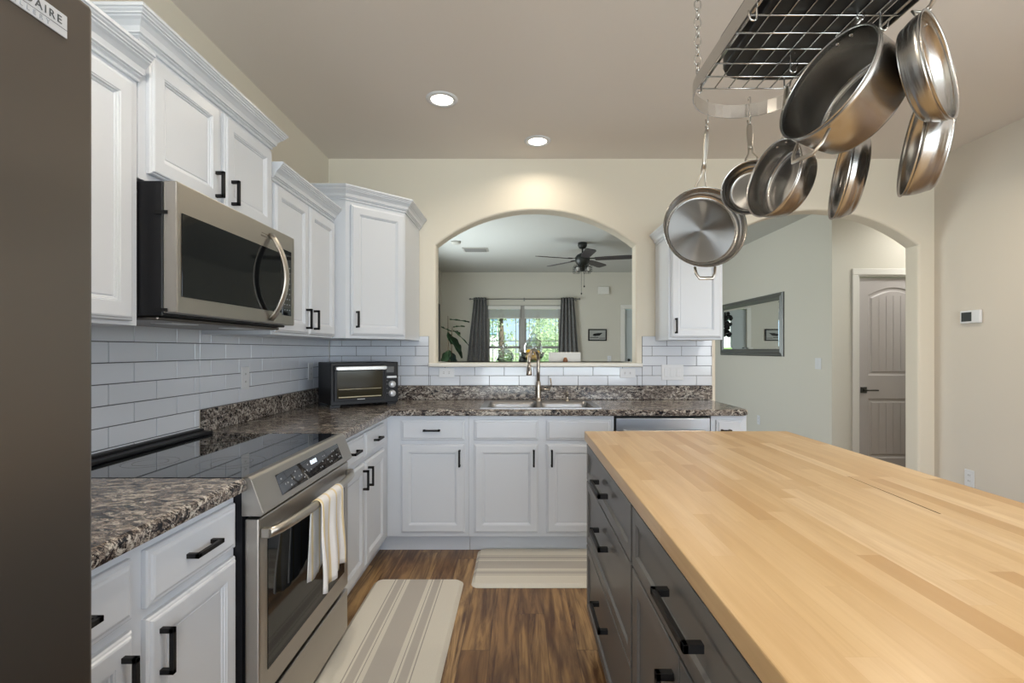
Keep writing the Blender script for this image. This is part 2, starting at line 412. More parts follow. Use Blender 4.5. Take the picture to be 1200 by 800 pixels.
# door casing in the hall
mb = MB()
for x in (DX0-.065, DX0+.76): mb.box((x, YH-.018, 0), (x+.065, YH, DZ1-.0005), .004)
mb.box((DX0-.065, YH-.018, DZ1), (DX0+.825, YH, DZ1+.065), .005)
mb.box((DX0, YH, 0), (DX0+.015, YH+.12, DZ1)).box((DX0+.745, YH, 0), (DX0+.76, YH+.12, DZ1)).box((DX0, YH, DZ1-.015), (DX0+.76, YH+.12, DZ1))
struct('trim_2', mb, M_trim)
mb = MB()
for x in (FX0-.08, FX1): mb.box((x, YL-.02, 0), (x+.08, YL, 2.0595), .004)
mb.box((FX0-.08, YL-.02, 2.06), (FX1+.08, YL, 2.14), .005)
struct('trim_3', mb, M_trim)
def base_prof(h=.09, t=.014): return [(0, 0), (t, 0), (t, h-.02), (t*.5, h), (0, h)]
struct('baseboard_right', MB().sweep(base_prof(), [(RW, BW-.001), (RW, .6)][::1]), M_trim)
struct('baseboard_hall', MB().sweep(base_prof(), [(XH-.0, YL-.01), (XH, YH), (DX0-.066, YH)]), M_trim)

# hall door: two panels of vertical boards, the upper one with an arched head
dr = tag(bpy.data.objects.new('door_1', None), kind='structure'); COL.objects.link(dr); dr.location = (DX0+.016, YH+.03, .008)
DW, DH = .728, 2.012
mb = MB()
st = .105
def board_panel(mb, x0, x1, z0, z1, arched):
    n = 12; out = []
    top = [(x1-(x1-x0)*i/n, z1+(.075*math.sin(PI*i/n) if arched else 0)) for i in range(n+1)]
    return [(x0, z0), (x1, z0)]+top
def panel_ring(mb, outline, y, steps):
    """recessed moulding: steps = (shrink, depth)"""
    cx = sum(p[0] for p in outline)/len(outline); cz = (min(p[1] for p in outline)+max(p[1] for p in outline))/2
    hw = (max(p[0] for p in outline)-min(p[0] for p in outline))/2; hh = (max(p[1] for p in outline)-min(p[1] for p in outline))/2
    prev = None
    for sh, dp in steps:
        ring = [mb.bm.verts.new((cx+(p[0]-cx)*(1-sh/hw), y+dp, cz+(p[1]-cz)*(1-sh/hh))) for p in outline]
        if prev:
            for k in range(len(ring)):
                mb.bm.faces.new([prev[k], prev[(k+1) % len(ring)], ring[(k+1) % len(ring)], ring[k]])
        prev = ring
    mb.bm.faces.new(prev)
up = board_panel(mb, st, DW-st, 1.03, 1.84, True); lo = board_panel(mb, st, DW-st, .20, .80, False)
# slab front built around the two panels
mb.prism([(0, 0), (DW, 0), (DW, .20), (0, .20)], 0, .035)
mb.prism([(0, .20), (st, .20), (st, 1.84), (0, 1.84)], 0, .035); mb.prism([(DW-st, .20), (DW, .20), (DW, 1.84), (DW-st, 1.84)], 0, .035)
mb.prism([(st, .80), (DW-st, .80), (DW-st, 1.03), (st, 1.03)], 0, .035)
mb.prism([(0, 1.84)]+[p for p in up[2:][::-1]]+[(DW, 1.84), (DW, DH), (0, DH)], 0, .035)
for ol in (up, lo): panel_ring(mb, ol, 0, [(0, 0), (.012, .010), (.03, .012), (.042, .004)])
for k in range(1, 6):
    x = st+.042+(DW-2*st-.084)*k/6
    mb.box((x-.002, .0005, .24), (x+.002, .006, .76)); mb.box((x-.002, .0005, 1.08), (x+.002, .006, 1.80+.03*math.sin(PI*k/6)))
mb.box((st, .015, .2), (DW-st, .035, 1.9))
tag(mb.build('door_leaf', M_door, dr))
hd = MB().box((.028, -.012, .855), (.088, 0, .915), .002).tube([(.058, -.012, .885), (.058, -.05, .885), (.065, -.056, .885), (.17, -.056, .885)], .008, 8).build('door_handle', mat('lever_pewter', (.10, .10, .09), .35, .8), dr)

# living room back door
d2 = tag(bpy.data.objects.new('door_2', None), kind='structure'); COL.objects.link(d2); d2.location = (FX0, YL+.02, .008)
mb = MB().box((0, 0, 0), (.84, .04, .9), .003).box((0, 0, 1.9), (.84, .04, 2.04), .003).box((0, 0, .9), (.27, .04, 1.9)).box((.60, 0, .9), (.84, .04, 1.9))
mb.build('door_leaf', mat('door_blue_grey', (.47, .52, .53), .5), d2)
MB().box((.27, .015, .9), (.60, .022, 1.9)).build('door_pane', M_pane, d2)
MB().lathe([(0, -.06), (.024, -.055), (.028, -.04), (.014, -.025), (.012, 0), (.03, 0.0)], (.075, 0, .96), 16, 'y').lathe([(0, -.02), (.022, -.018), (.024, 0)], (.075, 0, 1.10), 14, 'y').build('door_knob', M_black, d2)

# window in the living room far wall
def window(name, x0, x1, z0, z1, y, twin=True):
    w = tag(bpy.data.objects.new(name, None), kind='structure'); COL.objects.link(w); w.location = (0, 0, 0)
    f = MB(); xm = (x0+x1)/2-.03
    f.box((x0, y+.03, z0), (x0+.035, y+.09, z1)).box((x1-.035, y+.03, z0), (x1, y+.09, z1)).box((x0, y+.03, z0), (x1, y+.09, z0+.04)).box((x0, y+.03, z1-.04), (x1, y+.09, z1))
    f.box((xm-.05, y+.02, z0), (xm+.05, y+.09, z1), .004)
    f.build('window_frame', mat('window_frame_grey', (.38, .37, .35), .5), w)
    for a, b in ((x0+.035, xm-.05), (xm+.05, x1-.035)):
        s_ = MB(); zm = 1.345
        s_.box((a, y+.04, zm-.022), (b, y+.075, zm+.022)).box((a, y+.045, 1.46), (b, y+.065, 1.472))
        for xx in (a+.075, b-.075): s_.box((xx-.005, y+.045, z0+.04), (xx+.005, y+.065, z1-.04))
        s_.box((a, y+.04, z0+.04), (a+.02, y+.07, z1-.04)).box((b-.02, y+.04, z0+.04), (b, y+.07, z1-.04))
        s_.build('window_sash', mat('window_sash_grey', (.33, .33, .31), .5), w)
        MB().box((a, y+.053, z0+.04), (b, y+.057, z1-.04)).build('window_pane', M_pane, w)
    MB().box((x0-.04, y-.05, z0-.03), (x1+.04, y+.02, z0), .004).build('window_sill', M_trim, w)
    return w
window('window_1', WX0, WX1, WZ0, WZ1, YL)
xm = (WX0+WX1)/2-.03
for i, (a, b, lb) in enumerate(((WX0+.02, xm-.035, 'raised grey-white blind over the left half of the living room window'), (xm+.035, WX1-.02, 'raised grey-white blind over the right half of the living room window'))):
    th = thing('window_blind', lb, 'blind', (0, 0, WZ1-.25), group='raised blinds of the living room window')
    MB().box((a, YL-.03, .17), (b, YL+.028, .235), .004).build('headrail', M_trim, th)
    m_ = MB()
    for k in range(9): m_.box((a+.005, YL-.028, .022+k*.0162), (b-.005, YL+.02, .034+k*.0162), .002)
    m_.build('slat_stack', mat('blind_slats', (.55, .56, .55), .5), th)
    MB().box((a+.005, YL-.03, .0), (b-.005, YL+.022, .018), .003).build('bottom_rail', M_trim, th)
# living room side window and nook and rear glazing frames (outside the photograph, they let the daylight in)
def frame_x(name, x, y0, y1, z0, z1):
    f = MB(); 
    for a, b in ((y0, y0+.05), (y1-.05, y1), ((y0+y1)/2-.03, (y0+y1)/2+.03)): f.box((x-.03, a, z0), (x+.03, b, z1))
    f.box((x-.03, y0, z0), (x+.03, y1, z0+.05)).box((x-.03, y0, z1-.05), (x+.03, y1, z1)); struct(name, f, M_trim)
frame_x('window_2', LW-.08, LY0, LY1, LZ0, LZ1)
frame_x('window_3', RW+.08, -1.75, .55, .85, 2.25)
f = MB()
for a, b in ((-.8, -.74), (2.24, 2.3), (.72, .78)): f.box((a, YR-.1, .2), (b, YR-.04, 2.3))
f.box((-.8, YR-.1, .2), (2.3, YR-.04, .26)).box((-.8, YR-.1, 2.24), (2.3, YR-.04, 2.3)); struct('window_4', f, M_trim)

# ---------------------------------------------------------------- tiles (real tiles on a grout bed)
def tiles(name, y0, y1, rects, mapper, zbase, pitch_u, u_off, ph=.0745, label=None):
    g = MB(); tl = MB(); gap = .0016
    for (u0, u1, z0, z1) in rects: g.box(mapper(u0, z0, 0), mapper(u1, z1, .005))
    k0 = int(math.floor((min(r[2] for r in rects)-zbase)/ph)); k1 = int(math.ceil((max(r[3] for r in rects)-zbase)/ph))
    for k in range(k0, k1):
        za, zb = zbase+k*ph, zbase+(k+1)*ph
        off = u_off+(0 if k % 2 == 0 else pitch_u/2)
        for (u0, u1, z0, z1) in rects:
            a0, b0 = max(za, z0), min(zb, z1)
            if b0-a0 < .006: continue
            j = math.floor((u0-off)/pitch_u)
            while off+j*pitch_u < u1:
                a, b = max(off+j*pitch_u, u0), min(off+(j+1)*pitch_u, u1); j += 1
                if b-a < .006: continue
                tl.box(mapper(a+gap, a0+gap, .003), mapper(b-gap, b0-gap, .0088+random.uniform(-.0002, .0002)), .0012)
    root = tag(bpy.data.objects.new(name, None), kind='structure'); COL.objects.link(root)
    g.build('grout', M_grout, root); tl.build('tiles', M_tile, root)
ZB = 1.0255
tiles('trim_4', 0, 0, [(.74, 2.2, .8765, 1.398), (2.2, 3.70, ZB, 1.398)], lambda u, z, d: (LW+.0005+d, u, z), ZB, .2275, 1.825-4*.2275)
tiles('trim_5', 0, 0, [(LW+.01, A0-.052, ZB, 1.398), (A0-.052, A1+.047, ZB, SILL-.0185), (A1+.047, 1.462, ZB, 1.398)], lambda u, z, d: (u, BW-.0005-d, z), ZB, .2237, -.2225)

# ---------------------------------------------------------------- cabinets
DOOR = [(0, 0), (0, .010), (.003, .0135), (.007, .0145), (.009, .018), (.013, .0195), (.050, .0195), (.0515, .0175), (.055, .017), (.057, .013), (.061, .012), (.063, .0085), (.066, .0085), (.068, .0105)]
DRAW = [(0, 0), (0, .010), (.003, .0135), (.010, .0140), (.013, .0175), (.018, .0195)]
SHAKER = [(0, 0), (0, .017), (.0015, .0185), (.052, .0185), (.056, .011), (.058, .0105)]
SHAKD = [(0, 0), (0, .017), (.0015, .0185), (.036, .0185), (.040, .011), (.042, .0105)]
def pull(parent, u, v, length, vertical, w0=.020, m=None, th=.0115, out=.032):
    if w0 < .019: th, out = .016, .036
    mb = MB(); h = length/2; e = th/2; y = -w0
    if vertical:
        mb.box((u-e, y-out, v-h), (u+e, y-out+.010, v+h), .001)
        for s in (-1, 1): mb.box((u-e, y-out, v+s*h-(th if s > 0 else 0)), (u+e, y-.0002, v+s*h+(th if s < 0 else 0)), .001)
    else:
        mb.box((u-h, y-out, v-e), (u+h, y-out+.010, v+e), .001)
        for s in (-1, 1): mb.box((u+s*h-(th if s > 0 else 0), y-out, v-e), (u+s*h+(th if s < 0 else 0), y-.0002, v+e), .001)
    return mb.build('handle', m or M_black, parent)
def cabinet(name, label, cat, loc, rz, w, depth, z0, z1, fronts, toe=True, m=M_cab, group=None, frame=.019, prof=None, kick=.07, sides=(0, 0)):
    """loc = left front corner of the face at the floor; local x runs along the face, -y outward"""
    t_ = thing(name, label, cat, loc, rz, group); mb = MB(); b0 = z0
    zb = z0+(.114 if toe else 0)
    mb.box((0, 0, zb), (w, frame, z1), .001)
    mb.box((0, frame, zb), (.016, depth, z1)).box((w-.016, frame, zb), (w, depth, z1))
    mb.box((.016, frame, zb), (w-.016, depth, zb+.016)).box((.016, depth-.01, zb+.016), (w-.016, depth, z1))
    if not toe: mb.box((.016, frame, z1-.016), (w-.016, depth-.01, z1))
    mb.build('body', m, t_)
    if toe: MB().box((.001-sides[0], kick, z0+.001), (w-.001+sides[1], kick+.016, zb-.0005)).build('toe_kick', m, t_)
    for f in fronts:
        kind, u0, u1, v0, v1 = f[:5]; hnd = f[5] if len(f) > 5 else None
        pr = {'door': DOOR, 'drawer': DRAW, 'sdoor': SHAKER, 'sdrawer': SHAKD, 'false': DRAW}[kind]
        o = MB().panel(u0, u1, v0, v1, pr, .0006).build({'door': 'door', 'sdoor': 'door', 'drawer': 'drawer', 'sdrawer': 'drawer', 'false': 'drawer_front'}[kind], m, t_)
        if hnd: pull(o, *hnd, w0=.0195 if m is M_cab else .0185)
    return t_
def crown(parent, path, z0, h=.082, out=.055, m=M_cab):
    pr = [(0, 0), (.007, 0), (.009, .004), (.007, .008), (.007, .011), (.014, .014), (.014, .018), (.020, .020), (.020, .024), (.024, .036), (.034, .048), (.041, .053), (.041, .057), (.046, .059), (.046, .063), (.051, .067), (.052, .071), (.056, .073), (.056, .082), (0, .082)]
    pr = [(o*out/.055, z0+z*h/.082) for o, z in pr]
    return MB().sweep(pr, path).build('crown_moulding', m, parent)
BX = -.832; BY = 3.103; CT = .88
R90 = PI/2
def pl(Y): return Y
# base cabinets on the left wall (face X = BX, local x = +Y)
dz0, dz1, wz0, wz1 = .142, .700, .725, .853
bd = .605
cabinet('base_cabinet', 'white double-door base cabinet between the refrigerator and the range', 'cabinet', (BX, .724, 0), R90, .704, bd, 0, CT,
        [('drawer', .010, .314, wz0, wz1, (.146, .79, .105, False)), ('drawer', .354, .691, wz0, wz1, (.524, .79, .105, False)),
         ('door', .010, .314, dz0, dz1, (.281, .612, .105, True)), ('door', .354, .691, dz0, dz1, (.388, .612, .105, True))])
cabinet('base_cabinet', 'white double-door base cabinet along the left wall between range and corner', 'cabinet', (BX, 2.203, 0), R90, .8, bd, 0, CT,
        [('drawer', .015, .385, wz0, wz1, (.20, .79, .105, False)), ('drawer', .405, .775, wz0, wz1, (.59, .79, .105, False)),
         ('door', .015, .385, dz0, dz1, (.352, .615, .105, True)), ('door', .405, .775, dz0, dz1, (.438, .615, .105, True))], sides=(0, .17))
# back run (face Y = BY, local x = +X)
fl = thing('base_cabinet', 'white corner base cabinet with one drawer and door left of the sink cabinet', 'cabinet', (-.832, BY, 0))
mb = MB().box((0, 0, .114), (.515, .019, CT), .001).box((.499, .019, .114), (.515, .605, CT)).box((-.6, .019, .114), (.499, .605, .13)).box((-.6, .595, .13), (.499, .605, CT)).box((-.019, -.098, .114), (0, .019, CT), .001)
mb.build('body', M_cab, fl)
MB().box((-.07, .07, .001), (.514, .086, .1135)).build('toe_kick', M_cab, fl)
o = MB().panel(.088, .492, wz0, wz1, DRAW, .0006).build('drawer', M_cab, fl); pull(o, .285, .79, .105, False)
o = MB().panel(.088, .492, dz0, dz1, DOOR, .0006).build('door', M_cab, fl); pull(o, .46, .615, .105, True)
cabinet('sink_cabinet', 'white double-door sink base cabinet under the sink with two false drawer fronts', 'cabinet', (-.316, BY, 0), 0, .918, .605, 0, CT,
        [('false', .034, .440, wz0, wz1), ('false', .492, .896, wz0, wz1), ('door', .034, .440, dz0, dz1, (.41, .615, .105, True)), ('door', .492, .896, dz0, dz1, (.523, .615, .105, True))])
cabinet('end_cabinet', 'narrow white base cabinet with one drawer at the open right end of the counter', 'cabinet', (1.216, BY, 0), 0, .226, .605, 0, CT,
        [('drawer', .03, .196, wz0, wz1, (.085, .79, .06, False)), ('door', .03, .196, dz0, dz1, (.06, .615, .105, True))])
# dishwasher
dw = thing('dishwasher', 'stainless dishwasher under the counter right of the sink cabinet', 'dishwasher', (.606, BY, 0))
MB().box((.004, .03, .10), (.604, .6, CT-.004)).build('body', M_gap, dw)
MB().box((.008, -.018, .12), (.600, .028, CT-.015), .004, 2).build('door', steel('stainless_cool', (.50, .54, .60), .3), dw)
MB().box((.05, -.05, .768), (.56, -.038, .793), .004, 2).box((.05, -.04, .77), (.075, -.0185, .79)).box((.535, -.04, .77), (.56, -.0185, .79)).build('handle', M_steel_handle, dw)
MB().box((.01, .05, .001), (.598, .066, .098)).build('toe_kick', M_blackplastic, dw)

# upper cabinets
UX = -1.12; UB = 1.365
def upper_left(y0, y1, z0, z1, fronts, label, near_ret=False, far_ret=False, crown_on=True):
    t_ = cabinet('wall_cabinet', label, 'cabinet', (UX, y0, 0), R90, y1-y0, abs(LW-UX)-.012, z0, z1, fronts, toe=False)
    if crown_on:
        w = y1-y0; p = []
        p = [(0, -.0), (w, 0)]
        if near_ret: p = [(0, .29)]+p
        if far_ret: p = p+[(w, .29)]
        crown(t_, [(a, b) for a, b in p], z1-.012)
        for c_ in t_.children:
            pass
    return t_
HV = .105
upper_left(.74, 1.436, UB, 2.09, [('door', .03, .335, UB+.012, 2.062, (.31, UB+.09, HV, True)), ('door', .36, .665, UB+.012, 2.062)],
           'white double-door wall cabinet between the refrigerator and the microwave')
upper_left(1.442, 2.205, 1.80, 2.21, [('door', .028, .370, 1.824, 2.185, (.338, 1.895, .095, True)), ('door', .400, .750, 1.824, 2.185, (.436, 1.895, .095, True))],
           'tallest-set white double-door wall cabinet above the microwave', near_ret=True, far_ret=True)
upper_left(2.211, 2.946, UB, 2.075, [('door', .012, .362, UB+.012, 2.052, (.326, UB+.09, HV, True)), ('door', .378, .728, UB+.012, 2.052, (.420, UB+.09, HV, True))],
           'white double-door wall cabinet between the microwave and the corner cabinet')
# diagonal corner cabinet
cc = thing('corner_wall_cabinet', 'white diagonal corner wall cabinet with a single tall door', 'cabinet', (0, 0, 0))
P1 = Vector((-1.045, 2.952)); P2 = Vector((-.752, 3.235)); CZ1 = 2.21
outl = [(LW+.012, 2.952), tuple(P1), tuple(P2), (-.752, BW-.012), (LW+.012, BW-.012)]
MB().prism(outl, UB, CZ1, 'z', .001).build('body', M_cab, cc)
pr = [(0, 0), (.007, 0), (.009, .004), (.007, .008), (.007, .011), (.014, .014), (.014, .018), (.020, .020), (.020, .024), (.024, .036), (.034, .048), (.041, .053), (.041, .057), (.046, .059), (.046, .063), (.051, .067), (.052, .071), (.056, .073), (.056, .082), (0, .082)]
MB().sweep([(o, CZ1-.012+z) for o, z in pr], [(LW+.012, 2.952), tuple(P1), tuple(P2), (-.752, BW-.012)]).build('crown_moulding', M_cab, cc)
dvec = P2-P1; ang = math.atan2(dvec.y, dvec.x); L = dvec.length
o = MB().panel(.030, L-.012, UB+.02, 2.175, DOOR, .0006).build('door', M_cab, cc); o.location = (P1.x, P1.y, 0); o.rotation_euler = (0, 0, ang)
pull(o, .062, UB+.115, .10, True)
# right-hand wall cabinet on the back wall
rc = cabinet('wall_cabinet', 'white single-door wall cabinet on the back wall right of the pass-through', 'cabinet', (1.032, BW-.335, 0), 0, .372, .323, UB, 2.09,
             [('door', .014, .358, UB+.014, 2.062, (.044, UB+.095, HV, True))], toe=False)
crown(rc, [(0, .30), (0, 0), (.372, 0), (.372, .30)], 2.078, .078, .05)

# ---------------------------------------------------------------- counters
ZC = .92
nose = [(0, .8805), (.030, .8805), (.036, .884), (.038, .892), (.038, .908), (.034, .916), (.026, .92), (0, .92)]
ct = thing('countertop', 'L-shaped brown and cream speckled stone-look countertop around the sink corner', 'countertop', (0, 0, 0))
SX0, SX1, SY0, SY1 = -.232, .515, 3.146, 3.60
mb = MB(); e = .0
xi, yi = BX, BY
def slab(a, b, z0=.8805, z1=ZC): mb.box((a[0], a[1], z0), (b[0], b[1], z1))
slab((LW+.001, 2.203), (xi, yi)); slab((LW+.001, yi), (SX0, BW-.001)); slab((SX0, yi), (SX1, SY0)); slab((SX0, SY1), (SX1, BW-.001)); slab((SX1, yi), (1.412, BW-.001))
mb.sweep(nose, [(xi, 2.203), (xi, yi-.02), (xi+.02, yi), (1.412-.015, yi), (1.412, yi+.015), (1.412, BW-.001)])
mb.build('worktop', M_gran, ct)
MB().box((LW+.001, 2.213, ZC+.0003), (LW+.022, BW-.001, ZB-.0005), .004, 2).box((LW+.022, BW-.022, ZC+.0003), (1.46, BW-.001, ZB-.0005), .004, 2).build('backsplash', M_gran, ct)
c2 = thing('countertop', 'short speckled stone-look countertop between the refrigerator and the range', 'countertop', (0, 0, 0))
mb = MB().box((LW+.010, .724, .8805), (xi, 1.4275, ZC)); mb.sweep(nose, [(xi, .724), (xi, 1.4275)]); mb.build('worktop', M_gran, c2)

# sink
sk = thing('kitchen_sink', 'stainless double-bowl sink set into the counter below the pass-through', 'sink', (0, 0, ZC))
mb = MB(); zr = .004
xs = [-.247, -.205, .122, .152, .487, .529]; ys = [3.13, 3.165, 3.52, 3.615]
def q(pts, sm=False):
    f = mb.bm.faces.new([mb.bm.verts.new(p) for p in pts]); f.smooth = sm
holes = {(1, 1), (3, 1)}
for i in range(5):
    for j in range(3):
        if (i, j) in holes: continue
        q([(xs[i], ys[j], zr), (xs[i+1], ys[j], zr), (xs[i+1], ys[j+1], zr), (xs[i], ys[j+1], zr)])
X0, X1, Y0, Y1 = xs[0], xs[-1], ys[0], ys[-1]
q([(X0, Y0, zr), (X1, Y0, zr), (X1, Y0, .0003), (X0, Y0, .0003)]); q([(X1, Y0, zr), (X1, Y1, zr), (X1, Y1, .0003), (X1, Y0, .0003)])
q([(X1, Y1, zr), (X0, Y1, zr), (X0, Y1, .0003), (X1, Y1, .0003)]); q([(X0, Y1, zr), (X0, Y0, zr), (X0, Y0, .0003), (X0, Y1, .0003)])
def rrect(x0, x1, y0, y1, r, n=5):
    out = []
    for cx, cy, a in ((x1-r, y0+r, -PI/2), (x1-r, y1-r, 0), (x0+r, y1-r, PI/2), (x0+r, y0+r, PI)):
        for k in range(n+1): out.append((cx+r*math.cos(a+PI/2*k/n), cy+r*math.sin(a+PI/2*k/n)))
    return out
mb.build('rim', M_steel_sink, sk)
for i in (1, 3):
    b_ = MB(); prev = None
    for ins, z, r in ((-.003, zr+.0005, .02), (.0, zr-.002, .03), (.004, -.02, .045), (.014, -.15, .05), (.03, -.172, .06), (.06, -.178, .05)):
        ring = [b_.bm.verts.new((x, y, z)) for x, y in rrect(xs[i]+ins, xs[i+1]-ins, ys[1]+ins, ys[2]-ins, r)]
        if prev:
            for k in range(len(ring)): f = b_.bm.faces.new([prev[k], prev[(k+1) % len(ring)], ring[(k+1) % len(ring)], ring[k]]); f.smooth = True
        prev = ring
    b_.bm.faces.new(prev)
    bo = b_.build('bowl', M_steel_sink, sk)
    MB().lathe([(0, -.1765), (.03, -.1765), (.038, -.175), (.04, -.1775)], ((xs[i]+xs[i+1])/2, 3.34, 0), 20).build('drain', M_steel, bo)

# faucet
fc = thing('kitchen_faucet', 'tall brushed-nickel gooseneck pull-down faucet behind the sink', 'faucet', (.142, 3.567, ZC+.0042))
M_nick = steel('brushed_nickel', (.42, .37, .31), .26)
MB().lathe([(.027, 0), (.027, .006), (.021, .012), (.0185, .03), (.0185, .10), (.017, .13), (.0125, .145)], seg=24).build('base', M_nick, fc)
d = Vector((-.17, -.36, 0)).normalized(); r_ = .082
path = [(0, 0, .14), (0, 0, .22), (0, 0, .29)]
for k in range(1, 13):
    a = PI*k/12; p = d*(r_-r_*math.cos(a)); path.append((p.x, p.y, .29+r_*math.sin(a)))
e_ = d*(2*r_); path.append((e_.x, e_.y, .27))
MB().tube(path, .0118, 14).build('gooseneck', M_nick, fc)
sp = MB().lathe([(.0118, .275), (.0135, .270), (.0148, .245), (.0190, .212), (.0205, .198), (.0185, .194), (0, .194)], (e_.x, e_.y, 0), 20).build('spray_head', M_nick, fc)
MB().box((e_.x-.004, e_.y-.0195, .222), (e_.x+.004, e_.y-.013, .252), .001).build('button', M_black, sp)
MB().tube([(.015, 0, .085), (.085, -.002, .082)], [.012, .009], 12).tube([(.082, -.002, .082), (.094, -.002, .12), (.088, -.002, .165)], [.006, .0055, .005], 10).build('lever', M_nick, fc)
sd = thing('soap_dispenser', 'small brushed-nickel soap dispenser right of the faucet', 'soap dispenser', (.352, 3.567, ZC+.0042))
MB().lathe([(.018, 0), (.018, .004), (.010, .010), (.009, .045), (.012, .047), (.012, .055), (.005, .058), (.005, .075), (0, .076)], seg=16).build('body', M_nick, sd)
MB().tube([(0, 0, .068), (-.005, -.03, .07), (-.008, -.05, .06)], .0045, 8).build('nozzle', M_nick, sd)

# ---------------------------------------------------------------- range
rg = thing('kitchen_range', 'stainless slide-in electric range with black glass cooktop and front controls', 'range', (-.765, 1.430, 0), R90)
w = .762   # local x = +Y ; local -y = +X (outward); depth into +y
MB().box((.004, .045, .03), (w-.004, .63, .895)).build('body', M_blackplastic, rg)
mb = MB().box((.002, .026, .898), (w-.002, .655, .921), .003, 2); ck = mb.build('cooktop', M_glassblack, rg)
MB().box((.002, .600, .9215), (w-.002, .655, .935), .004, 2).box((.002, .640, .9215), (w-.002, .668, .945), .004, 2).build('rear_trim', M_blackplastic, ck)
for cx, cy, rr in ((.20, .19, .10), (.57, .19, .08), (.20, .46, .08), (.57, .46, .115)):
    bmk = MB()
    for r_ in (rr, rr*.62): bmk.lathe([(r_-.0008, .9212), (r_, .92125), (r_+.0008, .9212)], (cx, cy, 0), 48)
    bmk.build('burner_ring', mat('burner_print', (.10, .105, .115), .3), ck)
# sloped control panel: profile in (outward, z)
prof = [(-.045, .808), (.012, .808), (.020, .816), (-.017, .916), (-.024, .922), (-.045, .922)]
mb = MB(); mb.prism([(-a, z) for a, z in prof], 0, w, 'x', .0015); cp = mb.build('control_panel', M_steel, rg)
def slope_pt(u, s_, off=.0): # s_ in 0..1 up the slope
    o_ = .020+(-.017-.020)*s_; z_ = .816+.1*s_; nn = Vector((.1, .037)).normalized()
    return (u, -(o_+nn.x*off), z_+nn.y*off)
def slope_quad(mb, u0, u1, s0, s1, off0, off1):
    vs = [slope_pt(u0, s0, off0), slope_pt(u1, s0, off0), slope_pt(u1, s1, off0), slope_pt(u0, s1, off0), slope_pt(u0, s0, off1), slope_pt(u1, s0, off1), slope_pt(u1, s1, off1), slope_pt(u0, s1, off1)]
    mb._faces(vs, [(0, 1, 2, 3), (4, 7, 6, 5), (0, 4, 5, 1), (1, 5, 6, 2), (2, 6, 7, 3), (3, 7, 4, 0)])
mb = MB(); slope_quad(mb, .125, .655, .17, .80, .0004, .0014); gp = mb.build('control_glass', M_glassblack, cp)
mb = MB(); slope_quad(mb, .372, .388, .56, .70, .0015, .0018); slope_quad(mb, .392, .408, .56, .70, .0015, .0018); slope_quad(mb, .412, .425, .56, .70, .0015, .0018); mb.build('clock_display', M_emit_disp, gp)
for i in range(28):
    u = (.145+.0165*(i//2)) if i % 2 else (.435+.0155*(i//2)); s_ = (.28, .44, .60, .40)[(i*7//3) % 4]
    mb = MB(); slope_quad(mb, u, u+(.005, .009, .007)[i % 3], s_, s_+.045, .0015, .0017); mb.build('key_mark', M_mark, gp)
dz = (.252, .798)
dw_ = MB().box((.006, -.003, dz[0]), (w-.006, .040, dz[1]), .005, 2).build('oven_door', M_steel, rg)
MB().box((.055, -.0045, .325), (w-.055, -.0025, .722), .0008).build('oven_window', M_ovenglass, dw_)
hp = []
for k in range(17):
    u = k/16; hp.append((.022+(w-.044)*u, -.022-.034*math.sin(PI*u)**.45, .752))
MB().tube(hp, .0135, 12, flat=1.15).box((.014, -.03, .738), (.034, -.0028, .768), .003).box((w-.034, -.03, .738), (w-.014, -.0028, .768), .003).build('handle', M_steel_handle, dw_)
MB().box((.006, -.001, .055), (w-.006, .040, .232), .004, 2).build('storage_drawer', M_steel, rg)
MB().box((.02, .05, .001), (w-.02, .07, .052)).build('toe_kick', M_gap, rg)

# towel draped over the oven handle
def towel():
    t_ = MB(); n = 26; y0, y1 = 1.715, 1.925; xc, zc, rr = -.709, .752, .0172
    path = []
    for k in range(16): path.append((xc+rr+.002*math.sin(k*.5), .462+(zc-.462)*k/15))
    for k in range(1, 8): a = PI*k/8; path.append((xc+rr*math.cos(a), zc+rr*math.sin(a)))
    for k in range(13): path.append((xc-rr, zc-(zc-.505)*k/12))
    L_ = len(path); grid = []
    for i, (x, z) in enumerate(path):
        row = []
        front = i < 16; back = i >= 23
        dn = (1-i/15) if front else ((i-22)/13 if back else 0)
        for j in range(n+1):
            u = j/n; y = y0+(y1-y0)*u
            fold = .011*math.sin(u*13+.6)*dn**.6+.006*math.sin(u*29)*dn
            nrm = 1 if front else (-1 if back else 0)
            y += (-.02*dn*(1-u)-.006*dn*u) if front else (-.03*dn)
            dzz = -.012*math.sin(u*6)*dn-.012*(1-u)*dn
            off = max(fold+.008*dn, -.001) if front else -abs(fold)*.2
            row.append(t_.bm.verts.new((x+off, y, z+dzz)))
        grid.append(row)
    for i in range(L_-1):
        for j in range(n): f = t_.bm.faces.new([grid[i][j], grid[i][j+1], grid[i+1][j+1], grid[i+1][j]]); f.smooth = True
    o = t_.build('dish_towel', M_towel)
    s_ = o.modifiers.new('thick', 'SOLIDIFY'); s_.thickness = .003; s_.offset = 0
    return tag(o, 'white dish towel with yellow stripes hanging over the oven door handle', 'towel')
towel()

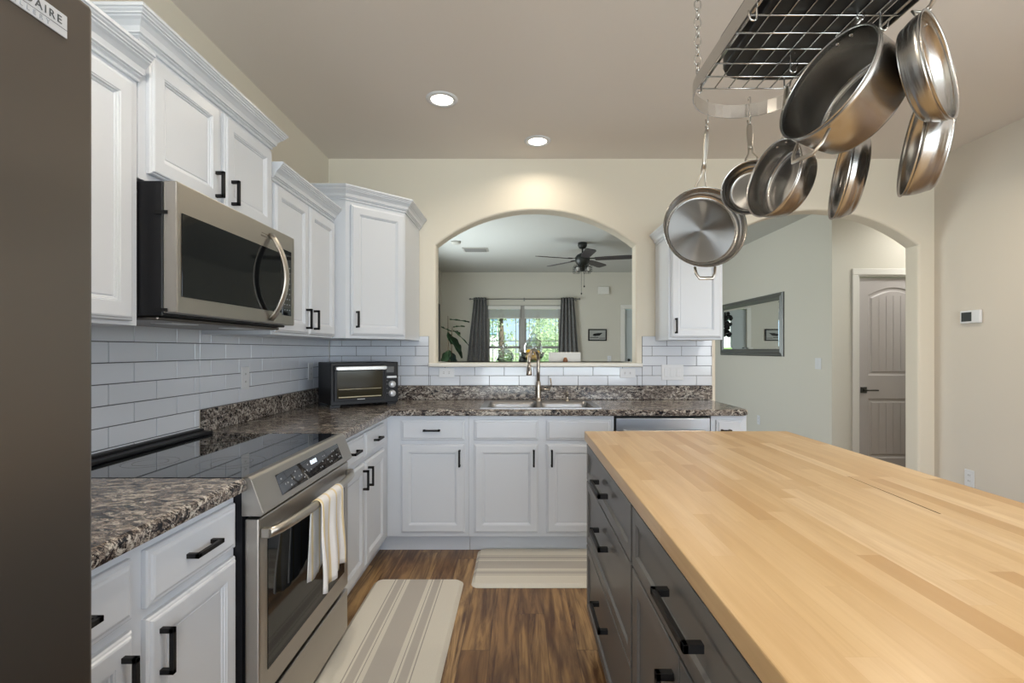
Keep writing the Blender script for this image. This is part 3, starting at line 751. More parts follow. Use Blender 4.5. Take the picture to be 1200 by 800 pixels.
# ---------------------------------------------------------------- microwave
mw = thing('microwave_oven', 'stainless over-the-range microwave with a curved handle above the range', 'microwave', (-1.05, 1.442, 1.395), R90)
w = .756
MB().box((0, .0, .0), (w, .38, .398), .003).build('body', M_blackplastic, mw)
MB().box((.01, .02, -.012), (w-.01, .36, -.0005), .004).build('vent_base', M_steel_v, mw)
for u in (.14, .5): MB().box((u, .07, -.0145), (u+.13, .14, -.0125)).build('work_light', M_white_plastic, mw)
df = MB().box((0, -.043, .008), (w, -.002, .398), .004, 2).build('front', M_steel, mw)
MB().box((.020, -.0455, .058), (.632, -.0435, .308), .0008).build('door_window', M_ovenglass, df)
cpn = MB().box((.640, -.0455, .048), (.722, -.0435, .330), .0008).build('control_panel', M_glassblack, df)
for r in range(9):
    for c_ in range(3): MB().box((.655+.022*c_, -.0462, .07+r*.023), (.664+.022*c_, -.0457, .074+r*.023)).build('key_mark', M_mark, cpn)
mb = MB().box((.47, -.0437, .345), (.535, -.0431, .352)).box((.475, -.0437, .358), (.53, -.0431, .361)); mb.build('brand_mark', mat('dark_print', (.16, .14, .12), .5), df)
hp = [(.545+.0*k, -.045-.062*math.sin(PI*k/16)**.8, .022+.345*k/16) for k in range(17)]
MB().tube(hp, .009, 12, flat=2.0, up=(1, 0, 0)).build('handle', M_steel_handle, df)
for z_ in (.30, .012): MB().box((-.004, -.016, z_), (0, .02, z_+.01)).build('hinge', M_black, mw)

# ---------------------------------------------------------------- refrigerator
FXp = -.625
fr = thing('refrigerator', 'dark stainless refrigerator at the left edge with a silver name badge', 'refrigerator', (FXp, -.20, 0), R90)
w = .92
MB().box((.004, .065, .02), (w-.004, .80, 1.775), .004).build('body', mat('fridge_side_grey', (.12, .12, .12), .5), fr)
for a, b in ((.0, .457), (.463, .92)):
    dd = MB().box((a, .0, .70), (b, .060, 1.796), .006, 2).build('door', M_steel_v, fr)
    x = b-.035 if a == 0 else a+.035
    hp = [(x, -.052*math.sin(PI*k/12)**.35, .86+.74*k/12) for k in range(13)]
    MB().tube(hp, .011, 10).build('handle', M_steel_v, dd)
zd = MB().box((0, 0, .05), (w, .060, .692), .006, 2).build('freezer_drawer', M_steel_v, fr)
MB().tube([(.10+.72*k/12, -.052*math.sin(PI*k/12)**.35, .60) for k in range(13)], .011, 10).build('handle', M_steel_v, zd)
# badge: ends at Y=.676
bx1 = .676+.20; bx0 = bx1-.165
bz0, bz1 = 1.7225, 1.7535
bdg = MB().box((bx0, -.0022, bz0), (bx1, -.0002, bz1), .0006).build('badge', M_badge, fr)
tag(bdg, 'silver rectangular name badge')
MB().box((bx0+.001, -.0026, bz0+.0105), (bx1-.001, -.0023, bz0+.0110)).build('badge_line', M_badge_dark, bdg)
text_mesh('badge_lettering', 'FRIGIDAIRE', .0150, M_badge_dark, bdg, Matrix.Translation((bx1-.0085, -.0026, bz0+.0150)) @ FRONT, .0003, 'RIGHT', 0, 1.32)
text_mesh('badge_lettering', 'G A L L E R Y', .0082, M_badge_grey, bdg, Matrix.Translation((bx1-.026, -.0026, bz0+.0030)) @ FRONT, .0003, 'RIGHT', .0001, 1.25)

# ---------------------------------------------------------------- toaster oven
ta = math.atan2(.27, .362)
to = thing('toaster_oven', 'black toaster oven with a silver handle standing in the counter corner', 'toaster oven', (-1.195, 3.112, ZC+.0005), ta)
w, dp, h = .452, .295, .292
MB().box((0, .012, .018), (w, dp, h), .006, 2).box((0, 0, .018), (w, .02, h), .004, 2).build('body', M_blackplastic, to)
for u, v in ((.035, .02), (w-.035, .02), (.035, dp-.03), (w-.035, dp-.03)):
    MB().prism([(u-.035, 0), (u+.025, 0), (u+.035, .0195), (u-.035, .0195)], v, v+.03, 'y').build('foot', M_blackplastic, to)
td = MB().box((.018, -.012, .045), (.352, -.0005, .275), .003).build('door', M_blackplastic, to)
MB().box((.035, -.0135, .06), (.335, -.0125, .238), .0006).build('door_window', mat('toaster_glass', (.030, .026, .014), .10, **{'Specular IOR Level': .25}), td)
MB().box((.03, -.048, .243), (.345, -.040, .268), .003, 2).box((.02, -.048, .246), (.034, -.0125, .266), .002).box((.338, -.048, .246), (.352, -.0125, .266), .002).build('handle', mat('silver_handle', (.62, .62, .61), .35, .8), td)
MB().box((.045, -.0142, .118), (.325, -.0137, .121)).box((.045, -.0142, .066), (.325, -.0137, .072)).build('oven_rack', mat('rack_wire', (.42, .36, .24), .4, .6), td)
MB().box((.165, -.0130, .0495), (.215, -.0122, .0545)).build('brand_mark', mat('silver_print', (.5, .5, .5), .4), td)
MB().box((.365, -.004, .22), (.395+.025, -.0003, .262), .001).build('display', mat('display_grey', (.10, .105, .11), .25), to)
MB().box((.368, -.008, .183), (.438, -.0003, .197), .002).build('button_bar', M_badge, to)
for z in (.140, .078):
    MB().lathe([(0, -.024), (.019, -.023), (.0215, -.018), (.0225, -.002), (.0235, -.0003)], (.406, 0, z), 24, 'y').box((.404, -.0265, z-.012), (.408, -.0235, z+.012)).build('knob', M_badge, to)
mb = MB()
for z in (.165, .14, .11, .08): mb.box((.37, -.001, z), (.375, -.0003, z+.004))
mb.build('panel_marks', M_mark, to)

# ---------------------------------------------------------------- outlets and switches
def plate(name, label, loc, rz, w, h, kind, cat='outlet', group=None):
    t_ = thing(name, label, cat, loc, rz, group)
    MB().box((-w/2, -.006, -h/2), (w/2, -.0002, h/2), .002, 2).build('plate', M_white_plastic, t_)
    if kind == 'outlet':
        for s in (-1, 1):
            a, b = (0, s*.02) if h > w else (s*.02, 0)
            o = MB().box((a-.014, -.0075, b-.014), (a+.014, -.0062, b+.014), .001).build('socket', M_white_plastic, t_)
            mb = MB()
            if h > w: mb.box((a-.006, -.0078, b-.004), (a-.004, -.0076, b+.006)).box((a+.004, -.0078, b-.004), (a+.006, -.0076, b+.006))
            else: mb.box((a-.006, -.0078, b-.006), (a+.004, -.0076, b-.004)).box((a-.006, -.0078, b+.004), (a+.004, -.0076, b+.006))
            mb.build('slots', M_gap, o)
    else:
        n = kind
        for i in range(n):
            x = (i-(n-1)/2)*.046
            MB().box((x-.016, -.0095, -.033), (x+.016, -.0062, .033), .0015).build('rocker', M_white_plastic, t_)
    return t_
TX = LW+.0095; TY = BW-.0095
plate('wall_outlet', 'white outlet on the left tile wall between range and toaster oven', (TX, 2.557, 1.148), R90, .072, .116, 'outlet')
plate('wall_outlet', 'white outlet on the left tile wall just behind the toaster oven', (TX, 3.36, 1.148), R90, .072, .116, 'outlet')
plate('wall_outlet', 'white sideways outlet on the tiles left of the sink', (-.545, TY, 1.123), 0, .116, .072, 'outlet')
plate('wall_outlet', 'white sideways outlet on the tiles right of the sink', (.822, TY, 1.12), 0, .116, .072, 'outlet')
plate('light_switch', 'white three-gang switch plate on the tiles under the right wall cabinet', (1.16, TY, 1.125), 0, .165, .116, 3, 'switch')
plate('light_switch', 'white switch plate on the hallway wall right of the mirror', (XH-.0003, 5.11, 1.152), -R90, .10, .116, 2, 'switch')
plate('wall_outlet', 'white outlet low on the hallway wall below the mirror', (XH-.0003, 6.38, .385), -R90, .072, .116, 'outlet')
plate('wall_outlet', 'white outlet low on the right wall beyond the island', (RW-.0003, 3.42, .40), -R90, .072, .116, 'outlet')
plate('wall_outlet', 'faint pale outlet on the far living room wall near the back door', ((714-608)/62.8, YL-.0003, 1.13), 0, .072, .116, 'outlet')
th = thing('thermostat', 'white thermostat with a dark screen on the right wall', 'thermostat', (RW-.0003, 3.40, 1.525), -R90)
MB().box((-.075, -.022, -.045), (.075, -.0002, .045), .006, 2).build('housing', M_white_plastic, th)
MB().box((-.062, -.0235, -.032), (.016, -.0222, .032), .0008).build('screen', M_screen, th)

# ---------------------------------------------------------------- recessed lights
for (x, y, lb) in ((-.444, 2.83, 'larger-looking recessed ceiling light, nearer the range'), (.13, 3.395, 'recessed ceiling light farther back, in front of the pass-through')):
    t_ = thing('recessed_light', lb, 'ceiling light', (x, y, CZ), group='recessed ceiling lights')
    MB().lathe([(.062, -.002), (.066, -.008), (.088, -.006), (.092, -.0003)], seg=40).build('trim_ring', M_white_plastic, t_)
    MB().lathe([(0, -.004), (.064, -.004)], seg=40).build('diffuser', M_emit, t_)
    light('recessed_light_beam', 'AREA', (x, y, CZ-.012), (0, 0, 0), 3.0, WARM, shape='DISK', size=.12, spread=2.6)
for (x, y) in ((-.45, .9), (2.2, 2.6), (2.2, .4), (.8, -1.6)):  # unseen downlights added for general kitchen light
    t_ = thing('recessed_light', 'added unseen recessed ceiling light above or behind the viewpoint', 'ceiling light', (x, y, CZ), group='added recessed ceiling lights out of frame')
    MB().lathe([(.062, -.002), (.066, -.008), (.088, -.006), (.092, -.0003)], seg=40).build('trim_ring', M_white_plastic, t_)
    MB().lathe([(0, -.004), (.064, -.004)], seg=40).build('diffuser', M_emit, t_)
    light('recessed_light_beam', 'AREA', (x, y, CZ-.012), (0, 0, 0), 11, WARM, shape='DISK', size=.12, spread=2.6)

hl = thing('added_hall_light', 'added flush white ceiling light, out of view in the hallway behind the arched doorway', 'ceiling light', (4.0, 4.35, CZ))  # lamp added out of view to brighten the hallway
MB().lathe([(.0, -.07), (.10, -.06), (.15, -.03), (.16, -.0005)], seg=32).build('diffuser', mat('added_hall_diffuser', (1, 1, 1), .5, **{'Emission Color': (1, .93, .82, 1), 'Emission Strength': 3.0}), hl)
light('hall_fill_lamp', 'AREA', (4.0, 4.35, CZ-.075), (0, 0, 0), 11, (1, .96, .90), shape='DISK', size=.3)

# ---------------------------------------------------------------- island
IX0, IX1, IY1, IY0 = .303, 1.236, 2.262, -.35
it = MB().box((IX0, IY0, .878), (IX1, IY1, ZC), .003, 2).build('butcher_block_top', M_butcher)
sb = MB(); sb.prism([(.9605, 1.12), (.9640, 1.118), (.9745, 1.45), (.9738, 1.45)], ZC+.0001, ZC+.0004, 'z'); sb.build('open_seam', mat('seam_dark', (.10, .055, .02), .7), it)
tag(it, 'pale maple butcher block worktop on the charcoal island', 'worktop')
ix = .328; L = IY1-.02
def island_cab(y1, w, fronts, label):
    return cabinet('island_cabinet', label, 'cabinet', (ix, y1, 0), -R90, w, IX1-ix-.02, 0, .8775, fronts, toe=True, m=M_island)
sz = dict()
island_cab(L, .897, [('sdrawer', .012, .888, .708, .868, (.445, .785, .20, False)), ('sdrawer', .012, .888, .42, .700, (.445, .60, .20, False)), ('sdrawer', .012, .888, .122, .412, (.445, .315, .20, False))],
           'charcoal three-drawer island cabinet at the far end of the island')
island_cab(L-.899, .80, [('sdrawer', .008, .792, .708, .868, (.425, .795, .205, False)), ('sdoor', .008, .397, .122, .700, (.36, .565, .17, True)), ('sdoor', .402, .792, .122, .700, (.44, .565, .17, True))],
           'charcoal island cabinet with one wide drawer over two doors')
island_cab(L-1.701, .80, [('sdrawer', .008, .792, .708, .868, (.40, .80, .235, False)), ('sdoor', .008, .397, .122, .700, (.36, .60, .17, True)), ('sdoor', .402, .792, .122, .700, (.44, .60, .17, True))],
           'charcoal island cabinet beside the viewpoint, below the frame')

# ---------------------------------------------------------------- mats
def floor_mat(label, x0, x1, y0, y1, axis):
    mb = MB(); prev = None; r = .045
    for ins, z, rr in ((0, .0008, r), (.001, .004, r), (.016, .016, r-.01), (.019, .018, r-.012)):
        ring = [mb.bm.verts.new((x, y, z)) for x, y in rrect(x0+ins, x1-ins, y0+ins, y1-ins, rr, 6)]
        if prev:
            for k in range(len(ring)): mb.bm.faces.new([prev[k], prev[(k+1) % len(ring)], ring[(k+1) % len(ring)], ring[k]])
        else: mb.bm.faces.new(ring[::-1])
        prev = ring
    mb.bm.faces.new(prev)
    return tag(mb.build('floor_mat', rug_mat('mat_stripes_%d' % axis, axis, ((x0+x1)/2, (y0+y1)/2)[axis])), label, 'mat')
floor_mat('cream floor mat with grey stripes lying lengthwise in front of the range', -.80, -.305, 1.35, 2.745, 0)
floor_mat('cream floor mat with grey stripes in front of the sink cabinet', -.262, .80, 2.66, 3.165, 1)

# ---------------------------------------------------------------- pot rack
H = .86; ZG = 1.294+H; RXc, RR = .783, .198; RY1 = 1.612; RY0 = 1.03
rk = thing('pot_rack', 'oval stainless pot rack with a wire grid hanging from ceiling chains', 'pot rack', (0, 0, 0))
def oval(r, n=20):
    p = [(RXc+r*math.cos(a*PI/n), RY1+r*math.sin(a*PI/n)) for a in range(n+1)]
    p += [(RXc-r*math.cos(a*PI/n), RY0-r*math.sin(a*PI/n)) for a in range(n+1)]
    return p
MB().sweep([(-.0012, ZG-.004), (.0012, ZG-.004), (.0012, ZG+.044), (-.0012, ZG+.044)], oval(RR), True).build('band', M_steel_rack, rk)
g = MB(); y = RY1
while y > RY0-.01: g.tube([(RXc-RR+.002, y, ZG), (RXc+RR-.002, y, ZG)], .0024, 6); y -= .0707
for k in range(-4, 5):
    x = RXc+k*.0455; g.tube([(x, RY0-.005, ZG+.004), (x, RY1+.005, ZG+.004)], .0022, 6)
for s in (-1, 1): g.tube([(RXc+s*(RR-.012), RY0, ZG+.004), (RXc+s*(RR-.012), RY1, ZG+.004)], .0024, 6)
g.build('wire_grid', M_steel_rack, rk)
def chain(x, y, z0, z1, parent):
    m_ = MB(); z = z0; k = 0; ln, hw, wr = .036, .0105, .0027
    while z < z1:
        pts = []
        for a in range(12):
            t_ = 2*PI*a/12; c_, s_ = math.cos(t_)*hw, math.sin(t_)*ln/2
            pts.append((x+(c_ if k % 2 else 0), y+(0 if k % 2 else c_), z+ln/2+s_))
        m_.tube(pts, wr, 5, closed=True); z += ln-.006; k += 1
    return m_.build('chain', M_steel_rack, parent)
for sx in (-1, 1):
    for y in (RY1-.004, RY0+.0):
        x = RXc+sx*(RR-.002)*1.0
        chain(x, y, ZG+.045, CZ-.01, rk)
        MB().tube([(x, y, ZG-.012), (x-.006*sx, y, ZG-.018), (x-.012*sx, y, ZG-.010), (x-.012*sx, y, ZG+.02), (x, y, ZG+.05), (x+.004*sx, y, ZG+.058)], .003, 8).build('corner_hook', M_steel_rack, rk)
        MB().lathe([(0, -.012), (.012, -.010), (.018, -.0003)], (x, y, CZ), 14).build('ceiling_hook_plate', M_steel_rack, rk)

# black roasting pan lying on the grid
def tray(name, label, cat, x0, x1, y0, y1, z, h, m, r=.05, flare=.03):
    mb = MB(); prev = None
    for ins, zz, rr in ((flare, 0, r), (flare*.6, .006, r+.01), (0, h, r+.03), (-.012, h+.001, r+.04), (-.012, h+.004, r+.04), (.002, h+.004, r+.03), (flare*.7, .010, r), (flare*1.2, .006, r-.01)):
        ring = [mb.bm.verts.new((x, y, z+zz)) for x, y in rrect(x0+ins, x1-ins, y0+ins, y1-ins, rr, 6)]
        if prev:
            for k in range(len(ring)): f = mb.bm.faces.new([prev[k], prev[(k+1) % len(ring)], ring[(k+1) % len(ring)], ring[k]]); f.smooth = True
        else: mb.bm.faces.new(ring[::-1])
        prev = ring
    mb.bm.faces.new(prev)
    return mb
o = tray('roasting_pan', '', '', .618, .950, 1.05, 1.585, ZG+.0068, .07, None, .09, .012).build('roasting_pan', mat('black_enamel', (.012, .012, .012), .35))
tag(o, 'black rounded roasting pan lying on top of the pot rack grid', 'pan')

# hanging pans
def pan(label, c, th, ti, R, d, k, eye, helper=None, flare=.4, cat='pan', name='hanging_pan', rod=True, side_handle=None):
    n = Vector((math.cos(th)*math.cos(ti), math.sin(th)*math.cos(ti), math.sin(ti)))
    up = Vector((0, 0, 1)); y = (up-n*up.dot(n)).normalized(); x = y.cross(n)
    M = Matrix(((x.x, y.x, n.x, c[0]), (x.y, y.y, n.y, c[1]), (x.z, y.z, n.z, c[2]), (0, 0, 0, 1)))
    t_ = thing(name, label, cat, group='stainless pans hanging from the pot rack'); t_.matrix_world = M
    Rb = R*k
    prof_o = [(R+.003, .001), (R+.004, -.001), (R, -.004)]
    prof_i = []
    for i in range(9):
        a = i/8
        rr = R+(Rb-R)*a**2.2*1.0
        prof_o.append((rr, -.004-(d-.016)*a))
    for i in range(1, 7):
        a = PI/2*i/6; prof_o.append((Rb-.012*(1-math.cos(a)), -(d-.012)-.012*math.sin(a)))
    prof_o += [(Rb-.02, -d-.0002), (0, -d)]
    MB().lathe(prof_o, seg=64).build('pan_body', M_steel_pan, t_, recalc=True)
    tk = .0022; pi_ = [(R+.003, .001), (R-.001, 0)]
    for i in range(9):
        a = i/8; pi_.append((R-tk+(Rb-R)*a**2.2, -.003-(d-.02)*a))
    for i in range(1, 7):
        a = PI/2*i/6; pi_.append((Rb-tk-.014*(1-math.cos(a)), -(d-.017)-.013*math.sin(a)))
    rad = pi_[-1][0]
    MB().lathe(pi_, seg=64).build('inner_wall', M_steel_pan, t_)
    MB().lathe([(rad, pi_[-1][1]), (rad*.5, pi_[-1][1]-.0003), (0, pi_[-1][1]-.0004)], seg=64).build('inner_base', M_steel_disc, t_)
    inv = M.inverted(); e = inv @ Vector(eye)
    s = Vector((0, R-.001, -.020)); wv = .020
    # twin rods from the rivets, joining a flat handle
    vec = e-s; A = s+Vector((0, .022, -.008)); J = s+vec*.42+Vector((0, 0, .0))
    hb = MB()
    for sg in (-1, 1):
        hb.tube([s+Vector((sg*wv, -.001, 0)), A+Vector((sg*wv*.95, 0, -.002)), s+vec*.26+Vector((sg*wv*.35, 0, -.004)), J+Vector((sg*.005, 0, 0))], [.0045, .004, .0036, .004], 8)
    hb.tube([J-vec*.06, J+vec*.05, s+vec*.75, s+vec*.93, e], [.0075, .0085, .0115, .0100, .0070], 12, flat=.5, up=tuple((x.cross(Vector((0, 0, 1)))).to_tuple()) if False else (0, 0, 1))
    hb.build('handle', M_steel_handle, t_)
    for sg in (-1, 1):
        MB().lathe([(0, -.004), (.004, -.003), (.006, 0)], (sg*wv, R-.004, -.020), 12, 'y').build('rivet', M_steel_rack, t_)
    if helper:
        a0 = helper; dvec_ = Vector((math.cos(a0), math.sin(a0), 0)); tv = Vector((-dvec_.y, dvec_.x, 0)); hb = MB()
        p0 = dvec_*(R-.002)+Vector((0, 0, -.018))
        ln, hw = (.045, .034) if d < .1 else (.064, .046)
        hb.tube([p0-tv*hw*1.1, p0-tv*hw+dvec_*ln*.6+Vector((0, 0, .004)), p0-tv*hw*.7+dvec_*ln+Vector((0, 0, .008)), p0+tv*hw*.7+dvec_*ln+Vector((0, 0, .008)), p0+tv*hw+dvec_*ln*.6+Vector((0, 0, .004)), p0+tv*hw*1.1],
                [.005, .0055, .0065, .0065, .0055, .005], 10, flat=.6, up=(0, 0, 1))
        hb.build('helper_handle', M_steel_handle, t_)
    return t_
PZ = ZG-.040
pans = [
 ('wide stainless skillet hanging lowest-left, its open face toward the viewer', (.693, 1.822, 1.753), -1.62, .10, .150, .048, .93, (.705, 1.835, 2.118), -1.57),
 ('smallest stainless skillet, hanging partly behind the medium saute pan', (.802, 1.70, 1.859), -2.15, .05, .092, .045, .86, (.835, 1.775, 2.112), None),
 ('medium stainless saute pan hanging between the small skillet and the big pot', (.801, 1.552, 1.838), -2.95, .16, .118, .075, .92, (.845, 1.545, PZ+.01), None),
 ('largest stainless pot with a side helper handle, hanging nearest the rack centre', (.787, 1.262, 1.98), -2.90, .34, .140, .135, .93, (.876, 1.258, 2.146), -1.62),
 ('stainless saute pan hanging highest at the far right, opening to the right', (.967, 1.123, 1.948), -.95, .12, .124, .053, .90, (.957, 1.11, PZ), None),
 ('stainless pan hanging below and behind the far right saute pan, seen edge-on', (1.057, 1.323, 1.840), 2.66, .14, .124, .068, .90, (.985, 1.325, PZ), None),
 ('narrow-looking stainless pan seen edge-on behind the largest pot', (.979, 1.495, 1.826), 2.76, .14, .127, .053, .90, (.968, 1.49, PZ), None)]
hook_lbl = ['steel hook on the rack front band holding the wide skillet', 'steel hook on the rack band holding the smallest skillet', 'steel hook on the grid holding the medium saute pan',
            'steel hook on the grid holding the largest pot', 'steel hook on the rack right side holding the highest saute pan', 'steel hook holding the pan behind the highest saute pan', 'steel hook holding the narrow-looking pan behind the largest pot']
def hook(label, x, y, ztop, ax=(1, 0), drop=.05):
    """S hook: top loop over the bar at (x,y,ztop), lower loop below"""
    ux, uy = ax; P = lambda a, z: (x+ux*a, y+uy*a, z)
    r = .008; pts = []
    for k in range(7): a = PI*k/6+.0; pts.append(P(r*math.cos(PI-a)*-1-0.0, ztop+.003+r*math.sin(a)))
    pts.append(P(-r, ztop-drop*.5))
    for k in range(7): a = PI+PI*k/6; pts.append(P(r*1.1+(-r)*1+r*1.1*math.cos(a), ztop-drop+r*1.1*math.sin(a)))
    pts.append(P(r*1.2+.004, ztop-drop+.016))
    o = MB().tube(pts, .0026, 8).build('pot_hook', M_steel_rack)
    return tag(o, label, 'hook', 'steel hooks on the pot rack')
for p, hl in zip(pans, hook_lbl):
    e = p[7]
    pan(p[0], *p[1:8], helper=p[8])
    zt = ZG+.044 if e[1] > 1.7 or e[0] > .95 else ZG+.004
    ax = (0, 1) if e[1] > 1.7 else (1, 0)
    hook(hl, e[0], e[1], zt, ax, zt-e[2]-.004)
hook('empty steel hook on the left long side of the pot rack', RXc-RR, 1.22, ZG+.044, (-1, 0), .075)
hook('empty steel hook on the grid above the medium saute pan', .80, 1.43, ZG+.004, (1, 0), .045)
hook('empty steel hook at the far left end of the pot rack band', .69, 1.795, ZG+.044, (0, 1), .070)
hook('empty steel hook on the grid near the rack right side, above the pots', .93, 1.25, ZG+.004, (1, 0), .04)

# ---------------------------------------------------------------- living room furnishings
def sc(Y): return Y/574
fn = thing('ceiling_fan', 'black five-blade ceiling fan with caged lights in the living room', 'ceiling fan', (.86, 6.62, CZ))
MB().lathe([(0, -.0005), (.062, -.0005), (.062, -.04), (.045, -.075), (.018, -.085), (0, -.085)], seg=24).build('canopy', M_fan, fn)
MB().tube([(0, 0, -.08), (0, 0, -.145)], .012, 10).build('downrod', M_fan, fn)
MB().lathe([(0, -.135), (.03, -.14), (.075, -.165), (.10, -.20), (.10, -.25), (.08, -.285), (.04, -.32), (.03, -.38), (0, -.39)], seg=28).build('motor_housing', M_fan, fn)
for k, a in enumerate((-16, 56, 128, 200, 272)):
    a = math.radians(a); b_ = MB()
    prof_ = [(.17, -.05), (.30, -.062), (.62, -.07), (.665, -.055), (.665, .055), (.62, .07), (.30, .062), (.17, .05)]
    b_.prism(prof_, -.004, .004, 'z')
    bl = b_.build('blade', M_blade, fn); bl.location = (0, 0, -.225); bl.rotation_euler = (math.radians(-10), 0, a)
    MB().box((.08, -.02, .005), (.21, .02, .011), .002).build('blade_bracket', M_fan, bl)
for k in range(4):
    a = PI/4+PI/2*k; cx, cy = .10*math.cos(a), .10*math.sin(a); cg = MB()
    for z in (-.315, -.345, -.375, -.40): cg.tube([(cx+.05*math.cos(q_*PI/6), cy+.05*math.sin(q_*PI/6), z) for q_ in range(12)], .002, 5, closed=True)
    for q_ in range(6): cg.tube([(cx+.05*math.cos(q_*PI/3), cy+.05*math.sin(q_*PI/3), -.315), (cx+.05*math.cos(q_*PI/3), cy+.05*math.sin(q_*PI/3), -.40)], .002, 5)
    cg.tube([(.02*math.cos(a), .02*math.sin(a), -.33), (cx, cy, -.315)], .008, 8)
    cgo = cg.build('light_cage', M_fan, fn)
    MB().sphere((cx, cy, -.36), .024).build('bulb', M_pot, cgo)
for x, y, z in ((.02, -.03, -.58), (-.01, .03, -.67)):
    MB().tube([(x, y, -.37), (x, y, z)], .0018, 5).lathe([(0, 0), (.009, -.006), (.01, -.02), (0, -.028)], (x, y, z), 10).build('pull_chain', M_fan, fn)
th = thing('ceiling_vent', 'small rectangular grey louvred vent on the living room ceiling', 'vent', (-.625, 7.05, CZ))
mb = MB().box((-.18, -.13, -.012), (.18, .13, -.0005), .003); mb.build('frame', mat('vent_grey', (.42, .41, .38), .6), th)
mb = MB()
for k in range(7): mb.box((-.155, -.105+k*.033, -.018), (.155, -.088+k*.033, -.0125))
mb.build('louvre', mat('vent_dark', (.25, .25, .24), .6), th)
sm = MB().lathe([(0, -.035), (.05, -.034), (.065, -.02), (.068, -.0005), (0, -.0005)], (-.84, 6.55, CZ), 24).build('smoke_detector', mat('detector_grey', (.5, .5, .46), .6))
tag(sm, 'round pale smoke detector on the living room ceiling left of the vent', 'smoke detector')

# curtain rod and curtains
rod = thing('curtain_rod', 'thin dark curtain rod over the living room window', 'curtain rod', (0, YL-.09, 2.235))
MB().tube([(-.90, 0, 0), (1.12, 0, 0)], .009, 10).build('rod', M_brass, rod)
for x in (-.90, 1.12): MB().sphere((x, 0, 0), .02).build('finial', M_brass, rod)
for x in (-.84, .10, 1.06): MB().box((x-.006, .0, -.01), (x+.006, .0898, .01)).box((x-.012, .083, -.03), (x+.012, .0898, .03)).build('bracket', M_brass, rod)
def curtain(x0t, x1t, x0b, x1b, label):
    m_ = MB(); n, k = 60, 14; grid = []
    for i in range(k+1):
        v = i/k; z = 2.265-(2.265-.04)*v; row = []
        for j in range(n+1):
            u = j/n; a, b = x0t+(x0b-x0t)*min(v*1.6, 1), x1t+(x1b-x1t)*min(v*1.6, 1)
            x = a+(b-a)*u; y = YL-.09+.030*math.sin(u*PI*9)*(1+.15*math.sin(v*4+u*5))
            row.append(m_.bm.verts.new((x, y, z)))
        grid.append(row)
    for i in range(k):
        for j in range(n): f = m_.bm.faces.new([grid[i][j], grid[i][j+1], grid[i+1][j+1], grid[i+1][j]]); f.smooth = True
    t_ = thing('curtain', label, 'curtain', (0, 0, 0))
    o = m_.build('drape', M_curtain, t_); s_ = o.modifiers.new('t', 'SOLIDIFY'); s_.thickness = .004
    g_ = MB()
    for j in range(5):
        x = x0t+(x1t-x0t)*(j*2+1)/9.5
        g_.tube([(x, YL-.09+.018*math.cos(q_*PI/6), 2.235+.018*math.sin(q_*PI/6)) for q_ in range(12)], .004, 6, closed=True)
    g_.build('grommets', M_brass, t_)
curtain(-.83, -.60, -.98, -.56, 'grey patterned curtain on the left side of the living room window')
curtain(.78, 1.02, .72, 1.13, 'grey patterned curtain on the right side of the living room window')

# wall chime, framed picture
th = thing('door_chime', 'small white door chime box high on the far living room wall', 'door chime', ((707-608)/62.8, YL-.0005, 2.40))
MB().box((-.10, -.05, -.07), (.10, 0, .07), .008, 2).build('cover', M_trim, th)
MB().box((-.08, -.052, -.058), (.08, -.0505, -.052)).build('seam', M_trim, th)
pic = thing('framed_picture', 'small black-framed picture of a dark shape on the far living room wall', 'picture', ((700-608)/62.8, YL-.0005, 1.575))
mb = MB()
for a, b in (((-.172, -.11), (.172, -.09)), ((-.172, .09), (.172, .11)), ((-.172, -.09), (-.152, .09)), ((.152, -.09), (.172, .09))): mb.box((a[0], -.02, a[1]), (b[0], 0, b[1]), .002)
mb.build('frame', M_black, pic)
MB().box((-.152, -.008, -.09), (.152, -.003, .09)).build('print', mat('print_grey', (.36, .37, .35), .6), pic)
MB().prism([(-.09, -.005), (-.07, .022), (0, .035), (.10, .038), (.07, .015), (.04, -.012), (-.05, -.022)], -.0095, -.0083, 'y').box((-.14, -.0095, -.052), (.02, -.0083, -.04)).box((.03, -.0095, -.064), (.14, -.0083, -.055)).build('print_drawing', M_black, pic)

# mirror on the hallway wall
mi = thing('wall_mirror', 'long landscape mirror in a pewter frame on the hallway wall', 'mirror', (XH-.0005, 6.655, 1.60), -R90)
mw_, mh = .89, .382; m_ = MB()
prof_ = [(0, 0), (.0, .018), (.012, .026), (.03, .022), (.05, .030), (.07, .024), (.085, .014), (.09, .008)]
m_.panel(-mw_, mw_, -mh, mh, [(a, b) for a, b in prof_], 0)
m_.build('frame', M_frame_mirror, mi)
MB().panel(-mw_+.09, mw_-.09, -mh+.09, mh-.09, [(0, 0), (.0, .0015), (.022, .004)], .0083).build('mirror_glass', M_mirror, mi)

# dark hanging decoration on the back door
wr = thing('door_wreath', 'dark bushy hanging decoration on the living room back door', 'wreath', (2.38, YL-.0, 1.76))
mb = MB()
for k in range(60):
    a = random.uniform(0, 2*PI); r = random.uniform(.03, .11); z = random.uniform(-.2, .2)
    mb.sphere((r*math.cos(a), -.03+random.uniform(-.02, .02), z+r*.3*math.sin(a)), .035, (1, .6, 1), 6, 4)
mb.build('foliage', M_gap, wr)
MB().tube([(0, .01, .27), (0, -.02, .18)], .006, 6).build('hanger', M_black, wr)

